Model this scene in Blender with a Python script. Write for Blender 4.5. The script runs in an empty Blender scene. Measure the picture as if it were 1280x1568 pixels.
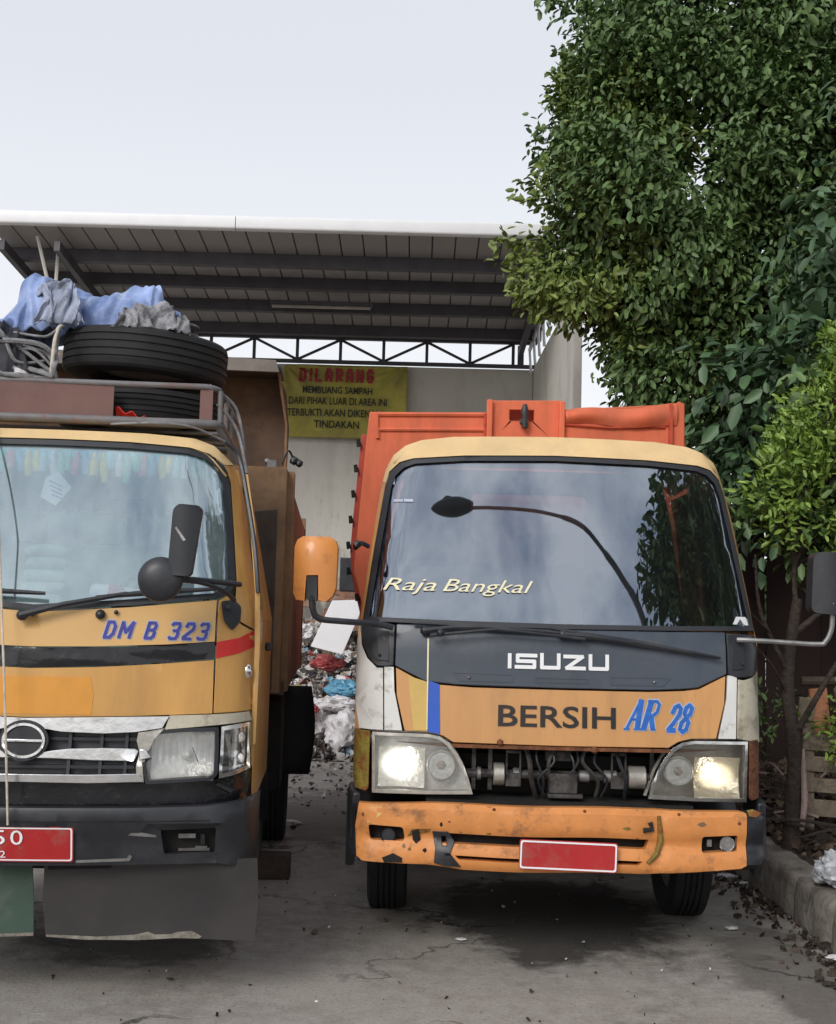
import bpy, bmesh, math, random
import numpy as np
from mathutils import Vector, Matrix, Euler, noise as mnoise
PI = math.pi
rad = math.radians
random.seed(7)
SC = bpy.context.scene
COL = SC.collection

# ------------------------------------------------------------------ camera
cam = bpy.data.cameras.new('camera')
cam.sensor_fit = 'HORIZONTAL'
cam.sensor_width = 36
cam.lens = 36 * 1880 / 1280
cam.clip_end = 2000
co = bpy.data.objects.new('camera', cam)
COL.objects.link(co)
co.matrix_world = Matrix.Translation((0, 0, 1.55)) @ Matrix.Rotation(rad(90 + 4.74), 4, 'X') @ Matrix.Rotation(rad(1.5), 4, 'Z')
SC.camera = co

# ------------------------------------------------------------------ sky and sun (bright overcast day)
SUN_EL, SUN_AZ = rad(32), rad(206)        # azimuth clockwise from +Y: behind the camera, a little to the left
world = bpy.data.worlds.new("World")
SC.world = world
world.use_nodes = True
wn, wl = world.node_tree.nodes, world.node_tree.links
wn.clear()
wo = wn.new('ShaderNodeOutputWorld'); bg = wn.new('ShaderNodeBackground')
sky = wn.new('ShaderNodeTexSky'); sky.sky_type = 'NISHITA'; sky.sun_disc = False
sky.sun_elevation = SUN_EL; sky.sun_rotation = SUN_AZ; sky.dust_density = 3; sky.air_density = 1.0
hs = wn.new('ShaderNodeHueSaturation'); hs.inputs['Saturation'].default_value = .45
wl.new(sky.outputs[0], hs.inputs['Color'])
tc = wn.new('ShaderNodeTexCoord'); sxyz = wn.new('ShaderNodeSeparateXYZ'); wl.new(tc.outputs['Generated'], sxyz.inputs[0])
zc = wn.new('ShaderNodeMath'); zc.operation = 'MAXIMUM'; zc.inputs[1].default_value = .12; wl.new(sxyz.outputs[2], zc.inputs[0])
dv = wn.new('ShaderNodeVectorMath'); dv.operation = 'DIVIDE'; wl.new(tc.outputs['Generated'], dv.inputs[0]); wl.new(zc.outputs[0], dv.inputs[1])   # cloud layer seen in perspective
nz = wn.new('ShaderNodeTexNoise'); nz.inputs['Scale'].default_value = 3.6; nz.inputs['Detail'].default_value = 7; nz.inputs['Roughness'].default_value = .58; nz.inputs['Distortion'].default_value = .35
wl.new(dv.outputs[0], nz.inputs['Vector'])
cr = wn.new('ShaderNodeValToRGB')
cr.color_ramp.elements[0].position = .40; cr.color_ramp.elements[0].color = (2.4, 2.85, 3.8, 1)
cr.color_ramp.elements[1].position = .60; cr.color_ramp.elements[1].color = (7.2, 7.3, 7.5, 1)
wl.new(nz.outputs[0], cr.inputs[0])
hz_ = wn.new('ShaderNodeValToRGB')                # pale haze towards the horizon
hz_.color_ramp.elements[0].position = .0; hz_.color_ramp.elements[0].color = (7.0, 7.05, 7.15, 1)
hz_.color_ramp.elements[1].position = .42; hz_.color_ramp.elements[1].color = (5.3, 5.5, 5.95, 1)
wl.new(sxyz.outputs[2], hz_.inputs[0])
hf = wn.new('ShaderNodeMapRange'); hf.interpolation_type = 'SMOOTHSTEP'; hf.inputs[1].default_value = .46; hf.inputs[2].default_value = .78; wl.new(sxyz.outputs[2], hf.inputs[0])
cm_ = wn.new('ShaderNodeMix'); cm_.data_type = 'RGBA'; wl.new(hf.outputs[0], cm_.inputs[0]); wl.new(hz_.outputs[0], cm_.inputs[6]); wl.new(cr.outputs[0], cm_.inputs[7])
mx = wn.new('ShaderNodeMix'); mx.data_type = 'RGBA'; mx.inputs[0].default_value = .86
wl.new(hs.outputs[0], mx.inputs[6]); wl.new(cm_.outputs[2], mx.inputs[7])
wl.new(mx.outputs[2], bg.inputs[0]); bg.inputs[1].default_value = .1
wl.new(bg.outputs[0], wo.inputs[0])
sun = bpy.data.lights.new('sun', 'SUN'); sun.energy = 1.15; sun.angle = rad(24); sun.color = (1, .97, .92)
so = bpy.data.objects.new('sun', sun); COL.objects.link(so)
sd = Vector((math.sin(SUN_AZ) * math.cos(SUN_EL), math.cos(SUN_AZ) * math.cos(SUN_EL), math.sin(SUN_EL)))
so.rotation_euler = sd.to_track_quat('Z', 'Y').to_euler()
SC.view_settings.view_transform = 'Standard'; SC.view_settings.look = 'None'
SC.view_settings.exposure = 0.62; SC.view_settings.gamma = 1; SC.view_settings.use_curve_mapping = False
SC.render.engine = 'CYCLES'
SC.cycles.max_bounces = 8; SC.cycles.transparent_max_bounces = 12
SC.cycles.caustics_reflective = False; SC.cycles.caustics_refractive = False

# ------------------------------------------------------------------ materials
def rgb(c): return (c[0], c[1], c[2], 1)
def S(r, g, b):                                    # sRGB 0-255 -> linear
    f = lambda v: (v / 255 / 12.92) if v <= 10 else ((v / 255 + .055) / 1.055) ** 2.4
    return (f(r), f(g), f(b))
def mat(name, col, rough=.5, metal=0, var=.12, vs=5, bump=0, bs=60, dirt=None, ds=3, dlo=.5, dhi=.65, damt=.8,
        col2=None, spec=.5, coat=0, streak=1, isl=0, emit=None, es=0, alpha=1):
    m = bpy.data.materials.new(name); m.use_nodes = True
    n, l = m.node_tree.nodes, m.node_tree.links
    p = n['Principled BSDF']
    p.inputs['Roughness'].default_value = rough; p.inputs['Metallic'].default_value = metal
    p.inputs['Specular IOR Level'].default_value = spec; p.inputs['Coat Weight'].default_value = coat
    p.inputs['Alpha'].default_value = alpha
    t = n.new('ShaderNodeTexCoord'); mpg = n.new('ShaderNodeMapping'); mpg.inputs['Scale'].default_value = (1, 1, 1 / streak)
    l.new(t.outputs['Object'], mpg.inputs[0])
    v = n.new('ShaderNodeTexNoise'); v.inputs['Scale'].default_value = vs; v.inputs['Detail'].default_value = 6; v.inputs['Roughness'].default_value = .65
    l.new(mpg.outputs[0], v.inputs['Vector'])
    a = n.new('ShaderNodeMix'); a.data_type = 'RGBA'
    c2 = col2 if col2 else tuple(min(1, c * (1 + var)) for c in col)
    c1 = tuple(c * (1 - var) for c in col)
    a.inputs[6].default_value = rgb(c1); a.inputs[7].default_value = rgb(c2)
    if isl:
        g = n.new('ShaderNodeNewGeometry'); ma = n.new('ShaderNodeMath'); ma.operation = 'MULTIPLY_ADD'
        mb_ = n.new('ShaderNodeMath'); mb_.operation = 'MULTIPLY'; mb_.inputs[1].default_value = 1 - isl
        l.new(v.outputs[0], mb_.inputs[0]); l.new(g.outputs['Random Per Island'], ma.inputs[0]); ma.inputs[1].default_value = isl
        l.new(mb_.outputs[0], ma.inputs[2]); l.new(ma.outputs[0], a.inputs[0])
    else:
        r0 = n.new('ShaderNodeValToRGB'); r0.color_ramp.elements[0].position = .35; r0.color_ramp.elements[1].position = .65
        l.new(v.outputs[0], r0.inputs[0]); l.new(r0.outputs[0], a.inputs[0])
    outc = a.outputs[2]
    if dirt:
        d = n.new('ShaderNodeTexNoise'); d.inputs['Scale'].default_value = ds; d.inputs['Detail'].default_value = 9; d.inputs['Roughness'].default_value = .72
        l.new(mpg.outputs[0], d.inputs['Vector'])
        r = n.new('ShaderNodeValToRGB'); r.color_ramp.elements[0].position = dlo; r.color_ramp.elements[1].position = dhi
        r.color_ramp.elements[1].color = (damt, damt, damt, 1)
        l.new(d.outputs[0], r.inputs[0])
        b = n.new('ShaderNodeMix'); b.data_type = 'RGBA'; l.new(r.outputs[0], b.inputs[0]); l.new(outc, b.inputs[6])
        b.inputs[7].default_value = rgb(dirt); outc = b.outputs[2]
        rr = n.new('ShaderNodeMath'); rr.operation = 'MULTIPLY_ADD'; rr.inputs[1].default_value = .35; rr.inputs[2].default_value = rough
        l.new(r.outputs[0], rr.inputs[0]); l.new(rr.outputs[0], p.inputs['Roughness'])
    l.new(outc, p.inputs['Base Color'])
    if bump:
        bn = n.new('ShaderNodeTexNoise'); bn.inputs['Scale'].default_value = bs; bn.inputs['Detail'].default_value = 4
        l.new(t.outputs['Object'], bn.inputs['Vector'])
        bb = n.new('ShaderNodeBump'); bb.inputs['Strength'].default_value = min(1, bump); bb.inputs['Distance'].default_value = .02
        l.new(bn.outputs[0], bb.inputs['Height']); l.new(bb.outputs[0], p.inputs['Normal'])
    if emit:
        p.inputs['Emission Color'].default_value = rgb(emit); p.inputs['Emission Strength'].default_value = es
    return m
def glass(name, tint=(.6, .65, .7), refl=.2, rough=.015, haze=None, hz=.1, rcol=(1, 1, 1)):
    m = bpy.data.materials.new(name); m.use_nodes = True
    n, l = m.node_tree.nodes, m.node_tree.links; n.clear()
    o = n.new('ShaderNodeOutputMaterial'); tr = n.new('ShaderNodeBsdfTransparent'); tr.inputs[0].default_value = rgb(tint)
    gl = n.new('ShaderNodeBsdfGlossy'); gl.inputs['Roughness'].default_value = rough; gl.inputs[0].default_value = rgb(rcol)
    fr = n.new('ShaderNodeFresnel'); fr.inputs[0].default_value = 1.5
    ad = n.new('ShaderNodeMath'); ad.operation = 'ADD'; ad.inputs[1].default_value = refl - .04; ad.use_clamp = True
    l.new(fr.outputs[0], ad.inputs[0])
    ms = n.new('ShaderNodeMixShader'); l.new(ad.outputs[0], ms.inputs[0]); l.new(tr.outputs[0], ms.inputs[1]); l.new(gl.outputs[0], ms.inputs[2])
    last = ms.outputs[0]
    if haze:                                        # dust film on the pane
        df = n.new('ShaderNodeBsdfDiffuse'); df.inputs[0].default_value = rgb(haze)
        tx = n.new('ShaderNodeTexCoord'); nn = n.new('ShaderNodeTexNoise'); nn.inputs['Scale'].default_value = 3; nn.inputs['Detail'].default_value = 6
        l.new(tx.outputs['Object'], nn.inputs['Vector'])
        mu = n.new('ShaderNodeMath'); mu.operation = 'MULTIPLY'; mu.inputs[1].default_value = hz * 2; l.new(nn.outputs[0], mu.inputs[0])
        m2 = n.new('ShaderNodeMixShader'); l.new(mu.outputs[0], m2.inputs[0]); l.new(last, m2.inputs[1]); l.new(df.outputs[0], m2.inputs[2]); last = m2.outputs[0]
    l.new(last, o.inputs[0])
    return m
MT = {}
RUST = (.10, .045, .02); GRIME = (.07, .055, .045)
MT['orange'] = mat('orange_paint', (.60, .305, .112), .45, var=.09, vs=3, dirt=(.26, .15, .08), ds=8, dlo=.50, dhi=.76, damt=.5, coat=.1, bump=.3, bs=3, streak=5)
MT['roofcream'] = mat('faded_skylit_roof_paint', (.74, .52, .26), .45, var=.08, vs=4, dirt=(.5, .38, .22), ds=6, dlo=.5, dhi=.8, damt=.6)  # paler than the cab: fading and sky light both put into the colour
MT['hinoyel'] = mat('ochre_paint', (.58, .31, .085), .38, var=.10, vs=3, dirt=(.36, .18, .06), ds=5, dlo=.46, dhi=.72, damt=.55, coat=.1, bump=.3, bs=3, streak=5)
MT['hinotop'] = mat('pale_ochre_paint', (.66, .40, .15), .4, var=.06, vs=3, dirt=(.4, .22, .08), ds=5, dlo=.55, dhi=.8, damt=.4, coat=.2)
MT['bumpor'] = mat('bumper_orange', (.66, .26, .075), .5, var=.12, vs=5, dirt=(.20, .10, .05), ds=7, dlo=.52, dhi=.66, damt=.8, bump=.25, bs=9)
MT['bluegrey'] = mat('slate_blue_paint', (.052, .066, .09), .36, var=.15, vs=2, dirt=(.15, .15, .15), ds=6, dlo=.5, dhi=.8, damt=.3, coat=.15)
MT['white'] = mat('dirty_white_paint', (.70, .70, .68), .4, var=.05, vs=4, dirt=(.25, .21, .16), ds=9, dlo=.56, dhi=.66, damt=.6)
MT['cream'] = mat('yellowed_white_paint', (.52, .48, .38), .5, var=.08, dirt=(.15, .1, .06), ds=7, dlo=.5, dhi=.65, damt=.7)
MT['olive'] = mat('rusty_olive_paint', (.22, .17, .03), .7, var=.3, vs=9, dirt=(.22, .07, .02), ds=12, dlo=.45, dhi=.55, damt=.9, bump=.6, bs=30)
MT['rust'] = mat('rust', (.16, .06, .025), .85, var=.5, vs=14, bump=.6, bs=50)
MT['black'] = mat('black_plastic', (.021, .023, .029), .4, var=.3, vs=6, dirt=(.06, .055, .05), ds=6, dlo=.5, dhi=.8, damt=.5)
MT['blackgl'] = mat('glossy_black', (.012, .012, .015), .18, var=.2, bump=.3, bs=12)
MT['rubber'] = mat('tyre_rubber', (.011, .011, .013), .75, var=.3, vs=9, dirt=(.035, .03, .026), ds=7, dlo=.5, dhi=.75, damt=.5)
MT['seal'] = mat('rubber_seal', (.022, .024, .03), .55, var=.2)
MT['under'] = mat('underbody_black', (.012, .011, .01), .9, var=.4)
MT['chrome'] = mat('worn_chrome', (.72, .72, .72), .2, metal=1, var=.1, vs=10, dirt=(.25, .24, .23), ds=14, dlo=.58, dhi=.68, damt=.5, bump=.12, bs=12)
MT['steel'] = mat('grey_steel', (.25, .25, .25), .5, metal=.6, var=.3, vs=9, dirt=(.12, .06, .03), ds=6, dlo=.5, dhi=.7)
MT['galv'] = mat('grey_pipe_paint', (.17, .165, .17), .5, var=.2, vs=7, dirt=(.2, .09, .06), ds=9, dlo=.52, dhi=.66, damt=.8)
MT['maroon'] = mat('faded_maroon_sheet', (.15, .07, .06), .6, var=.15, vs=3, dirt=(.24, .15, .13), ds=4, dlo=.45, dhi=.8, damt=.5)
MT['bedor'] = mat('orange_red_bed_paint', (.68, .15, .07), .75, var=.14, vs=3, dirt=(.36, .12, .07), ds=7, dlo=.48, dhi=.7, damt=.6, bump=.4, bs=4, streak=4)
MT['bedred'] = mat('dull_shaded_bed_red', (.45, .06, .03), .6, var=.2, vs=4, dirt=RUST, ds=6, dlo=.55, dhi=.7)
MT['bedbrown'] = mat('rusty_brown_bed_paint', (.25, .155, .09), .8, var=.35, vs=3, dirt=(.42, .25, .12), ds=2.5, dlo=.45, dhi=.65, damt=.8, bump=.3, bs=20)
MT['bedbrowndk'] = mat('dirty_bed_steel', (.075, .062, .052), .8, var=.4, vs=4, dirt=(.12, .06, .03), ds=3, dlo=.5, dhi=.7, damt=.8, bump=.3, bs=15)
MT['red'] = mat('red_paint', (.60, .02, .018), .35, var=.1)
MT['platered'] = mat('plate_red', (.42, .018, .02), .45, var=.1, dirt=(.3, .1, .08), ds=8)
MT['lwhite'] = mat('letter_white', (.85, .86, .88), .35, var=.03)
MT['lblack'] = mat('letter_black', (.015, .012, .012), .4, var=.1)
MT['lblue'] = mat('letter_blue', (.02, .13, .50), .4, var=.2, vs=30)
MT['lindigo'] = mat('letter_indigo', (.05, .05, .30), .4, var=.2, vs=30)
MT['lpale'] = mat('letter_outline', (.45, .50, .62), .5, var=.1)
MT['lcream'] = mat('sticker_cream', (.80, .74, .50), .5, var=.08, vs=20)
MT['lred'] = mat('banner_red', (.30, .03, .04), .8, var=.2)
MT['ldark'] = mat('banner_black', (.03, .035, .03), .8, var=.2)
MT['stripe'] = mat('blue_tape', (.02, .10, .52), .35, var=.08)
MT['yelpatch'] = mat('pale_yellow_tape', (.62, .42, .12), .45, var=.1)
MT['wglass'] = glass('tinted_windscreen', (.66, .68, .70), .29, .008, (.35, .37, .4), .012, (.82, .90, 1.0))
MT['hglass'] = glass('film_windscreen', (.90, .95, .96), .26, .02, (.58, .72, .80), .11, (.84, .95, 1.0))
MT['sglass'] = glass('side_glass', (.2, .22, .24), .12)
MT['lens'] = glass('lamp_lens', (.96, .96, .95), .07, .05, (.7, .68, .62), .035)
MT['lensin'] = mat('lamp_reflector', (.88, .88, .87), .25, metal=.15, var=.12, vs=30, bump=.3, bs=40)
MT['lensgrey'] = mat('lamp_housing', (.42, .40, .36), .35, metal=.5, var=.2, vs=12, bump=.2, bs=30)
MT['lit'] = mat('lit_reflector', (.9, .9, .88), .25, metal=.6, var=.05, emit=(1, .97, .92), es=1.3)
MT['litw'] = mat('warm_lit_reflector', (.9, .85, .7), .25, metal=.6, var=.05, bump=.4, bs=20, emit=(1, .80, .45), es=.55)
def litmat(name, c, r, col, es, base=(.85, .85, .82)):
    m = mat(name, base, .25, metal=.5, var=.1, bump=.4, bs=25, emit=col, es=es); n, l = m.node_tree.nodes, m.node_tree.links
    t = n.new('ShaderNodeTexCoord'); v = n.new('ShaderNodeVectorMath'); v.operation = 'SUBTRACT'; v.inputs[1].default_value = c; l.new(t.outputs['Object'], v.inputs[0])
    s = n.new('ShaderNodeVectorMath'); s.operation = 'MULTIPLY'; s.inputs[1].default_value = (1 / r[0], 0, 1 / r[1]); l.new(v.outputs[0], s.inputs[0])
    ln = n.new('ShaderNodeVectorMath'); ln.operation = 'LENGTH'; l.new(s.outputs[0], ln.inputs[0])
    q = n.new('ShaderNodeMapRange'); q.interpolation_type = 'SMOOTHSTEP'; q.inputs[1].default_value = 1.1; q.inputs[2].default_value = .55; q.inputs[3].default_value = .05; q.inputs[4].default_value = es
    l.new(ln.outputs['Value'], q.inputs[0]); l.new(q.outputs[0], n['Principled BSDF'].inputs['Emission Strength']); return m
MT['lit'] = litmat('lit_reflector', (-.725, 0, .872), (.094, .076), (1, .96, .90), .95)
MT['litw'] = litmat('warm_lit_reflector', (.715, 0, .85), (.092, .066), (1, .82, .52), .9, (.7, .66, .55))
MT['hinoor'] = mat('fresh_orange_repaint', (.66, .29, .04), .35, var=.08, vs=6, dirt=(.45, .14, .03), ds=6, dlo=.55, dhi=.7, damt=.5)
MT['bulb'] = mat('lamp_bulb', (1, 1, .95), .3, emit=(1, .93, .8), es=6)
MT['amber'] = mat('clear_indicator', (.5, .46, .42), .2, var=.4, vs=40, bump=.5, bs=60)
MT['seat'] = mat('seat_fabric', (.05, .05, .06), .9)
MT['seatg'] = mat('pale_green_cloth', (.42, .55, .48), .85, var=.2)
MT['paper'] = mat('paper', (.8, .8, .86), .6, var=.1, vs=20)
MT['conc'] = mat('wall_plaster', (.62, .60, .55), .9, var=.06, vs=1.2, dirt=(.30, .27, .23), ds=1.6, dlo=.52, dhi=.72, damt=.6, bump=.3, bs=12, streak=2.5)
MT['concdk'] = mat('stained_wall_plaster', (.46, .43, .38), .92, var=.2, vs=2, dirt=(.08, .07, .06), ds=2.2, dlo=.42, dhi=.62, damt=.85, bump=.5, bs=14, streak=3)
MT['shedst'] = mat('dark_purlin_steel', (.075, .072, .085), .6, var=.2)
MT['shedroof'] = mat('roof_sheet_underside', (.29, .275, .275), .6, var=.12, vs=2, dirt=(.3, .25, .22), ds=2, dlo=.5, dhi=.8)
MT['fascia'] = mat('white_gutter', (.80, .80, .82), .4, var=.03)
MT['tube'] = mat('unlit_tube', (.35, .33, .30), .4)
MT['banner'] = mat('yellow_banner', (.44, .39, .08), .85, var=.18, vs=2, dirt=(.22, .19, .10), ds=3, dlo=.45, dhi=.7, damt=.7)
MT['kerb'] = mat('kerb_concrete', (.22, .20, .175), .92, var=.2, vs=4, dirt=(.07, .06, .05), ds=5, dlo=.48, dhi=.66, damt=.8, bump=.8, bs=18)
MT['soil'] = mat('dark_soil', (.045, .034, .026), .97, var=.5, vs=8, bump=1, bs=30, dirt=(.10, .07, .05), ds=9, dlo=.5, dhi=.7)
MT['bark'] = mat('bark', (.045, .034, .028), .92, var=.4, vs=9, bump=1, bs=30, streak=4)
MT['barkpale'] = mat('peeled_bark', (.30, .22, .20), .8, var=.3, vs=14, bump=.4, bs=30, streak=4)
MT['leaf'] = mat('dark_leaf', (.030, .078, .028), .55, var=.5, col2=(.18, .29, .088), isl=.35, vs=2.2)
MT['leafy'] = mat('olive_leaf', (.08, .14, .035), .5, var=.4, col2=(.28, .36, .08), isl=.55, vs=1.2)
MT['leafbig'] = mat('glossy_large_leaf', (.022, .055, .027), .5, var=.5, col2=(.12, .22, .10), isl=.45, vs=2.5)
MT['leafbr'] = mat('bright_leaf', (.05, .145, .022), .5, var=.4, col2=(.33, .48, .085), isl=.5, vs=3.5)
MT['leafdry'] = mat('dry_leaf', (.07, .045, .03), .85, var=.5, col2=(.19, .135, .095), isl=.8)
MT['wood'] = mat('weathered_wood', (.21, .17, .125), .85, var=.3, vs=8, bump=.6, bs=30, dirt=(.05, .04, .03), ds=7)
MT['woodor'] = mat('split_orange_wood', (.38, .17, .09), .8, var=.3, vs=12, bump=.5, bs=40, streak=4)
MT['brick'] = mat('brick', (.26, .13, .09), .9, var=.3, vs=8, bump=.6, bs=40, dirt=(.3, .25, .2), ds=6)
MT['tarp'] = mat('blue_tarpaulin', (.13, .22, .50), .5, var=.3, vs=4, col2=(.34, .44, .72), dirt=(.50, .54, .66), ds=5, dlo=.55, dhi=.62, damt=.7, bump=.3, bs=20)
MT['tarpg'] = mat('grey_tarpaulin', (.30, .30, .32), .6, var=.3, vs=6, dirt=(.08, .08, .09), ds=7, dlo=.48, dhi=.6, damt=.8, bump=.4, bs=20)
MT['tarpk'] = mat('black_cloth', (.03, .03, .038), .8, var=.4, vs=8)
MT['rope'] = mat('pale_rope', (.55, .50, .42), .85, var=.2, vs=40)
MT['ropeg'] = mat('grey_cord', (.20, .20, .21), .7, var=.4, vs=20)
MT['mirshell'] = mat('orange_mirror_shell', (.72, .28, .07), .38, var=.08, vs=5, dirt=(.4, .13, .04), ds=8, dlo=.52, dhi=.7, damt=.7, coat=.2)
MT['mirror'] = mat('mirror_glass', (.05, .08, .14), .1, metal=.3)
MT['green flap'] = mat('green_rubber_flap', (.045, .08, .06), .7, var=.2, vs=3, dirt=(.12, .12, .10), ds=5)
MT['flap'] = mat('rubber_mudflap', (.030, .028, .028), .6, var=.2, vs=2, dirt=(.055, .045, .042), ds=2, dlo=.45, dhi=.8)
MT['darksteel'] = mat('oily_dark_steel', (.065, .06, .058), .6, metal=.4, var=.5, vs=20, dirt=(.02, .018, .016), ds=14)
MT['clearg'] = glass('clear_side_glass', (.85, .88, .88), .08)
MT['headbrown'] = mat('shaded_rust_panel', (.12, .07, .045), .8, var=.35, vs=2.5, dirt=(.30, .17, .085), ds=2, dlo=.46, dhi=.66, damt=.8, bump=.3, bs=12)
MT['tarplt'] = mat('pale_tarpaulin', (.34, .38, .50), .55, var=.25, vs=6, dirt=(.12, .13, .16), ds=9, dlo=.52, dhi=.62, damt=.8, bump=.4, bs=20)
MT['toprim'] = mat('grimy_pale_rim', (.20, .17, .15), .8, var=.2, vs=6, dirt=(.52, .44, .32), ds=4, dlo=.52, dhi=.58, damt=.9)
MT['dust'] = mat('dried_mud', (.22, .20, .17), .95, var=.3, vs=20, bump=.5)
MT['pbagw'] = mat('white_plastic_bag', (.70, .68, .69), .4, var=.15, vs=10, bump=.5, bs=15)
MT['pbagr'] = mat('red_plastic_bag', (.40, .08, .08), .4, var=.2)
MT['pbagb'] = mat('blue_plastic_bag', (.12, .33, .48), .4, var=.2)
MT['pbagc'] = mat('clear_plastic_bag', (.42, .44, .47), .25, var=.3, vs=20, bump=.6, bs=30)
MT['pile'] = mat('refuse_mound', (.12, .10, .08), .9, var=.6, vs=7, bump=1, bs=10, dirt=(.4, .38, .36), ds=8, dlo=.5, dhi=.55)
MT['lit1'] = mat('mixed_litter', (.08, .065, .055), .7, var=.3, col2=(.75, .73, .70), isl=1)
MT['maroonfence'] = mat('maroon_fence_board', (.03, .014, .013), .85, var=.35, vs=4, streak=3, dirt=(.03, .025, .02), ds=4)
MT['chockwood'] = mat('brown_timber', (.07, .048, .038), .9, var=.3, vs=8)
MT['lampgrey'] = mat('street_lamp_grey', (.05, .05, .055), .6)

# ------------------------------------------------------------------ mesh helpers
class MB:
    def __init__(s): s.bm = bmesh.new()
    def box(s, c, size, rot=None):
        m = Matrix.Translation(Vector(c))
        if rot: m = m @ Euler(rot).to_matrix().to_4x4()
        m = m @ Matrix.Diagonal((size[0], size[1], size[2], 1))
        bmesh.ops.create_cube(s.bm, size=1, matrix=m); return s
    def tube(s, pts, r, n=8, cap=True):
        pts = [Vector(p) for p in pts]; k = len(pts)
        rs = r if isinstance(r, (list, tuple)) else [r] * k
        rings = []; prev = None
        for i, p in enumerate(pts):
            d = (pts[min(i + 1, k - 1)] - pts[max(i - 1, 0)])
            d = d.normalized() if d.length > 1e-9 else Vector((0, 0, 1))
            if prev is None:
                a = Vector((0, 0, 1)) if abs(d.z) < .9 else Vector((1, 0, 0))
                u = d.cross(a).normalized()
            else:
                u = (prev - d * prev.dot(d)).normalized()
            prev = u; w = d.cross(u)
            rings.append([s.bm.verts.new(p + (u * math.cos(2 * PI * j / n) + w * math.sin(2 * PI * j / n)) * rs[i]) for j in range(n)])
        for i in range(k - 1):
            for j in range(n):
                s.bm.faces.new((rings[i][j], rings[i][(j + 1) % n], rings[i + 1][(j + 1) % n], rings[i + 1][j]))
        if cap:
            s.bm.faces.new(rings[0][::-1]); s.bm.faces.new(rings[-1])
        return s
    def lathe(s, prof, c=(0, 0, 0), axis='Y', n=32, close=False):
        rings = []
        for (a, r) in prof:
            ring = []
            for j in range(n):
                t = 2 * PI * j / n; u, v = r * math.cos(t), r * math.sin(t)
                p = {'Y': (u, a, v), 'Z': (u, v, a), 'X': (a, u, v)}[axis]
                ring.append(s.bm.verts.new(Vector(c) + Vector(p)))
            rings.append(ring)
        k = len(rings)
        for i in range(k if close else k - 1):
            A, B = rings[i], rings[(i + 1) % k]
            for j in range(n): s.bm.faces.new((A[j], A[(j + 1) % n], B[(j + 1) % n], B[j]))
        if not close:
            s.bm.faces.new(rings[0][::-1]); s.bm.faces.new(rings[-1])
        return s
    def sphere(s, c, r, sub=2, rot=None):
        m = Matrix.Translation(Vector(c))
        if rot: m = m @ Euler(rot).to_matrix().to_4x4()
        rr = r if isinstance(r, (tuple, list)) else (r, r, r)
        bmesh.ops.create_icosphere(s.bm, subdivisions=sub, radius=1, matrix=m @ Matrix.Diagonal((rr[0], rr[1], rr[2], 1))); return s
    def grid(s, fn, nu, nv, close=False):
        V = [[s.bm.verts.new(fn(i / nu, j / nv)) for j in range(nv + 1)] for i in range(nu + 1)]
        for i in range(nu):
            for j in range(nv): s.bm.faces.new((V[i][j], V[i + 1][j], V[i + 1][j + 1], V[i][j + 1]))
        return s
    def prism(s, poly, fn, t):                       # flat polygon -> solid, fn(a, b, d) -> point
        A = [s.bm.verts.new(fn(a, b, 0)) for a, b in poly]; B = [s.bm.verts.new(fn(a, b, t)) for a, b in poly]
        k = len(poly); s.bm.faces.new(A); s.bm.faces.new(B[::-1])
        for i in range(k): s.bm.faces.new((A[i], B[i], B[(i + 1) % k], A[(i + 1) % k]))
        return s
    def panel(s, outer, holes, fn, t, step=.07):     # curved panel that follows fn, with holes
        b = bmesh.new(); edges = []
        for loop in [outer] + list(holes):
            vs = [b.verts.new((p[0], p[1], 0)) for p in loop]
            for i in range(len(vs)): edges.append(b.edges.new((vs[i], vs[(i + 1) % len(vs)])))
        bmesh.ops.triangle_fill(b, use_beauty=True, use_dissolve=False, edges=edges)
        xs = [p[0] for p in outer]; zs = [p[1] for p in outer]
        if step:
            for ax, lo, hi in ((0, min(xs), max(xs)), (1, min(zs), max(zs))):
                k = int((hi - lo) / step)
                for i in range(1, k + 1):
                    v = lo + (hi - lo) * i / (k + 1)
                    co_ = (v, 0, 0) if ax == 0 else (0, v, 0); no_ = (1, 0, 0) if ax == 0 else (0, 1, 0)
                    bmesh.ops.bisect_plane(b, geom=b.verts[:] + b.edges[:] + b.faces[:], plane_co=co_, plane_no=no_)
        bmesh.ops.remove_doubles(b, verts=b.verts[:], dist=1e-5)
        b.verts.index_update()
        va = [s.bm.verts.new(fn(v.co.x, v.co.y, 0)) for v in b.verts]
        vb = [s.bm.verts.new(fn(v.co.x, v.co.y, t)) for v in b.verts]
        for f in b.faces:
            ix = [v.index for v in f.verts]
            s.bm.faces.new([va[i] for i in ix]); s.bm.faces.new([vb[i] for i in reversed(ix)])
        for e in b.edges:
            if len(e.link_faces) == 1:
                i, j = e.verts[0].index, e.verts[1].index
                s.bm.faces.new((va[i], va[j], vb[j], vb[i]))
        b.free(); return s
    def out(s, name, m, parent=None, bev=0, ang=35, smooth=True, seg=2):
        bmesh.ops.recalc_face_normals(s.bm, faces=s.bm.faces[:])
        me = bpy.data.meshes.new(name); s.bm.to_mesh(me); s.bm.free()
        me.materials.append(MT[m] if isinstance(m, str) else m)
        if smooth:
            me.polygons.foreach_set('use_smooth', [True] * len(me.polygons)); me.set_sharp_from_angle(angle=rad(ang))
        o = bpy.data.objects.new(name, me); COL.objects.link(o)
        if parent: o.parent = parent
        if bev:
            bv = o.modifiers.new('bevel', 'BEVEL'); bv.width = bev; bv.segments = seg; bv.limit_method = 'ANGLE'; bv.angle_limit = rad(40)
        return o
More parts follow.
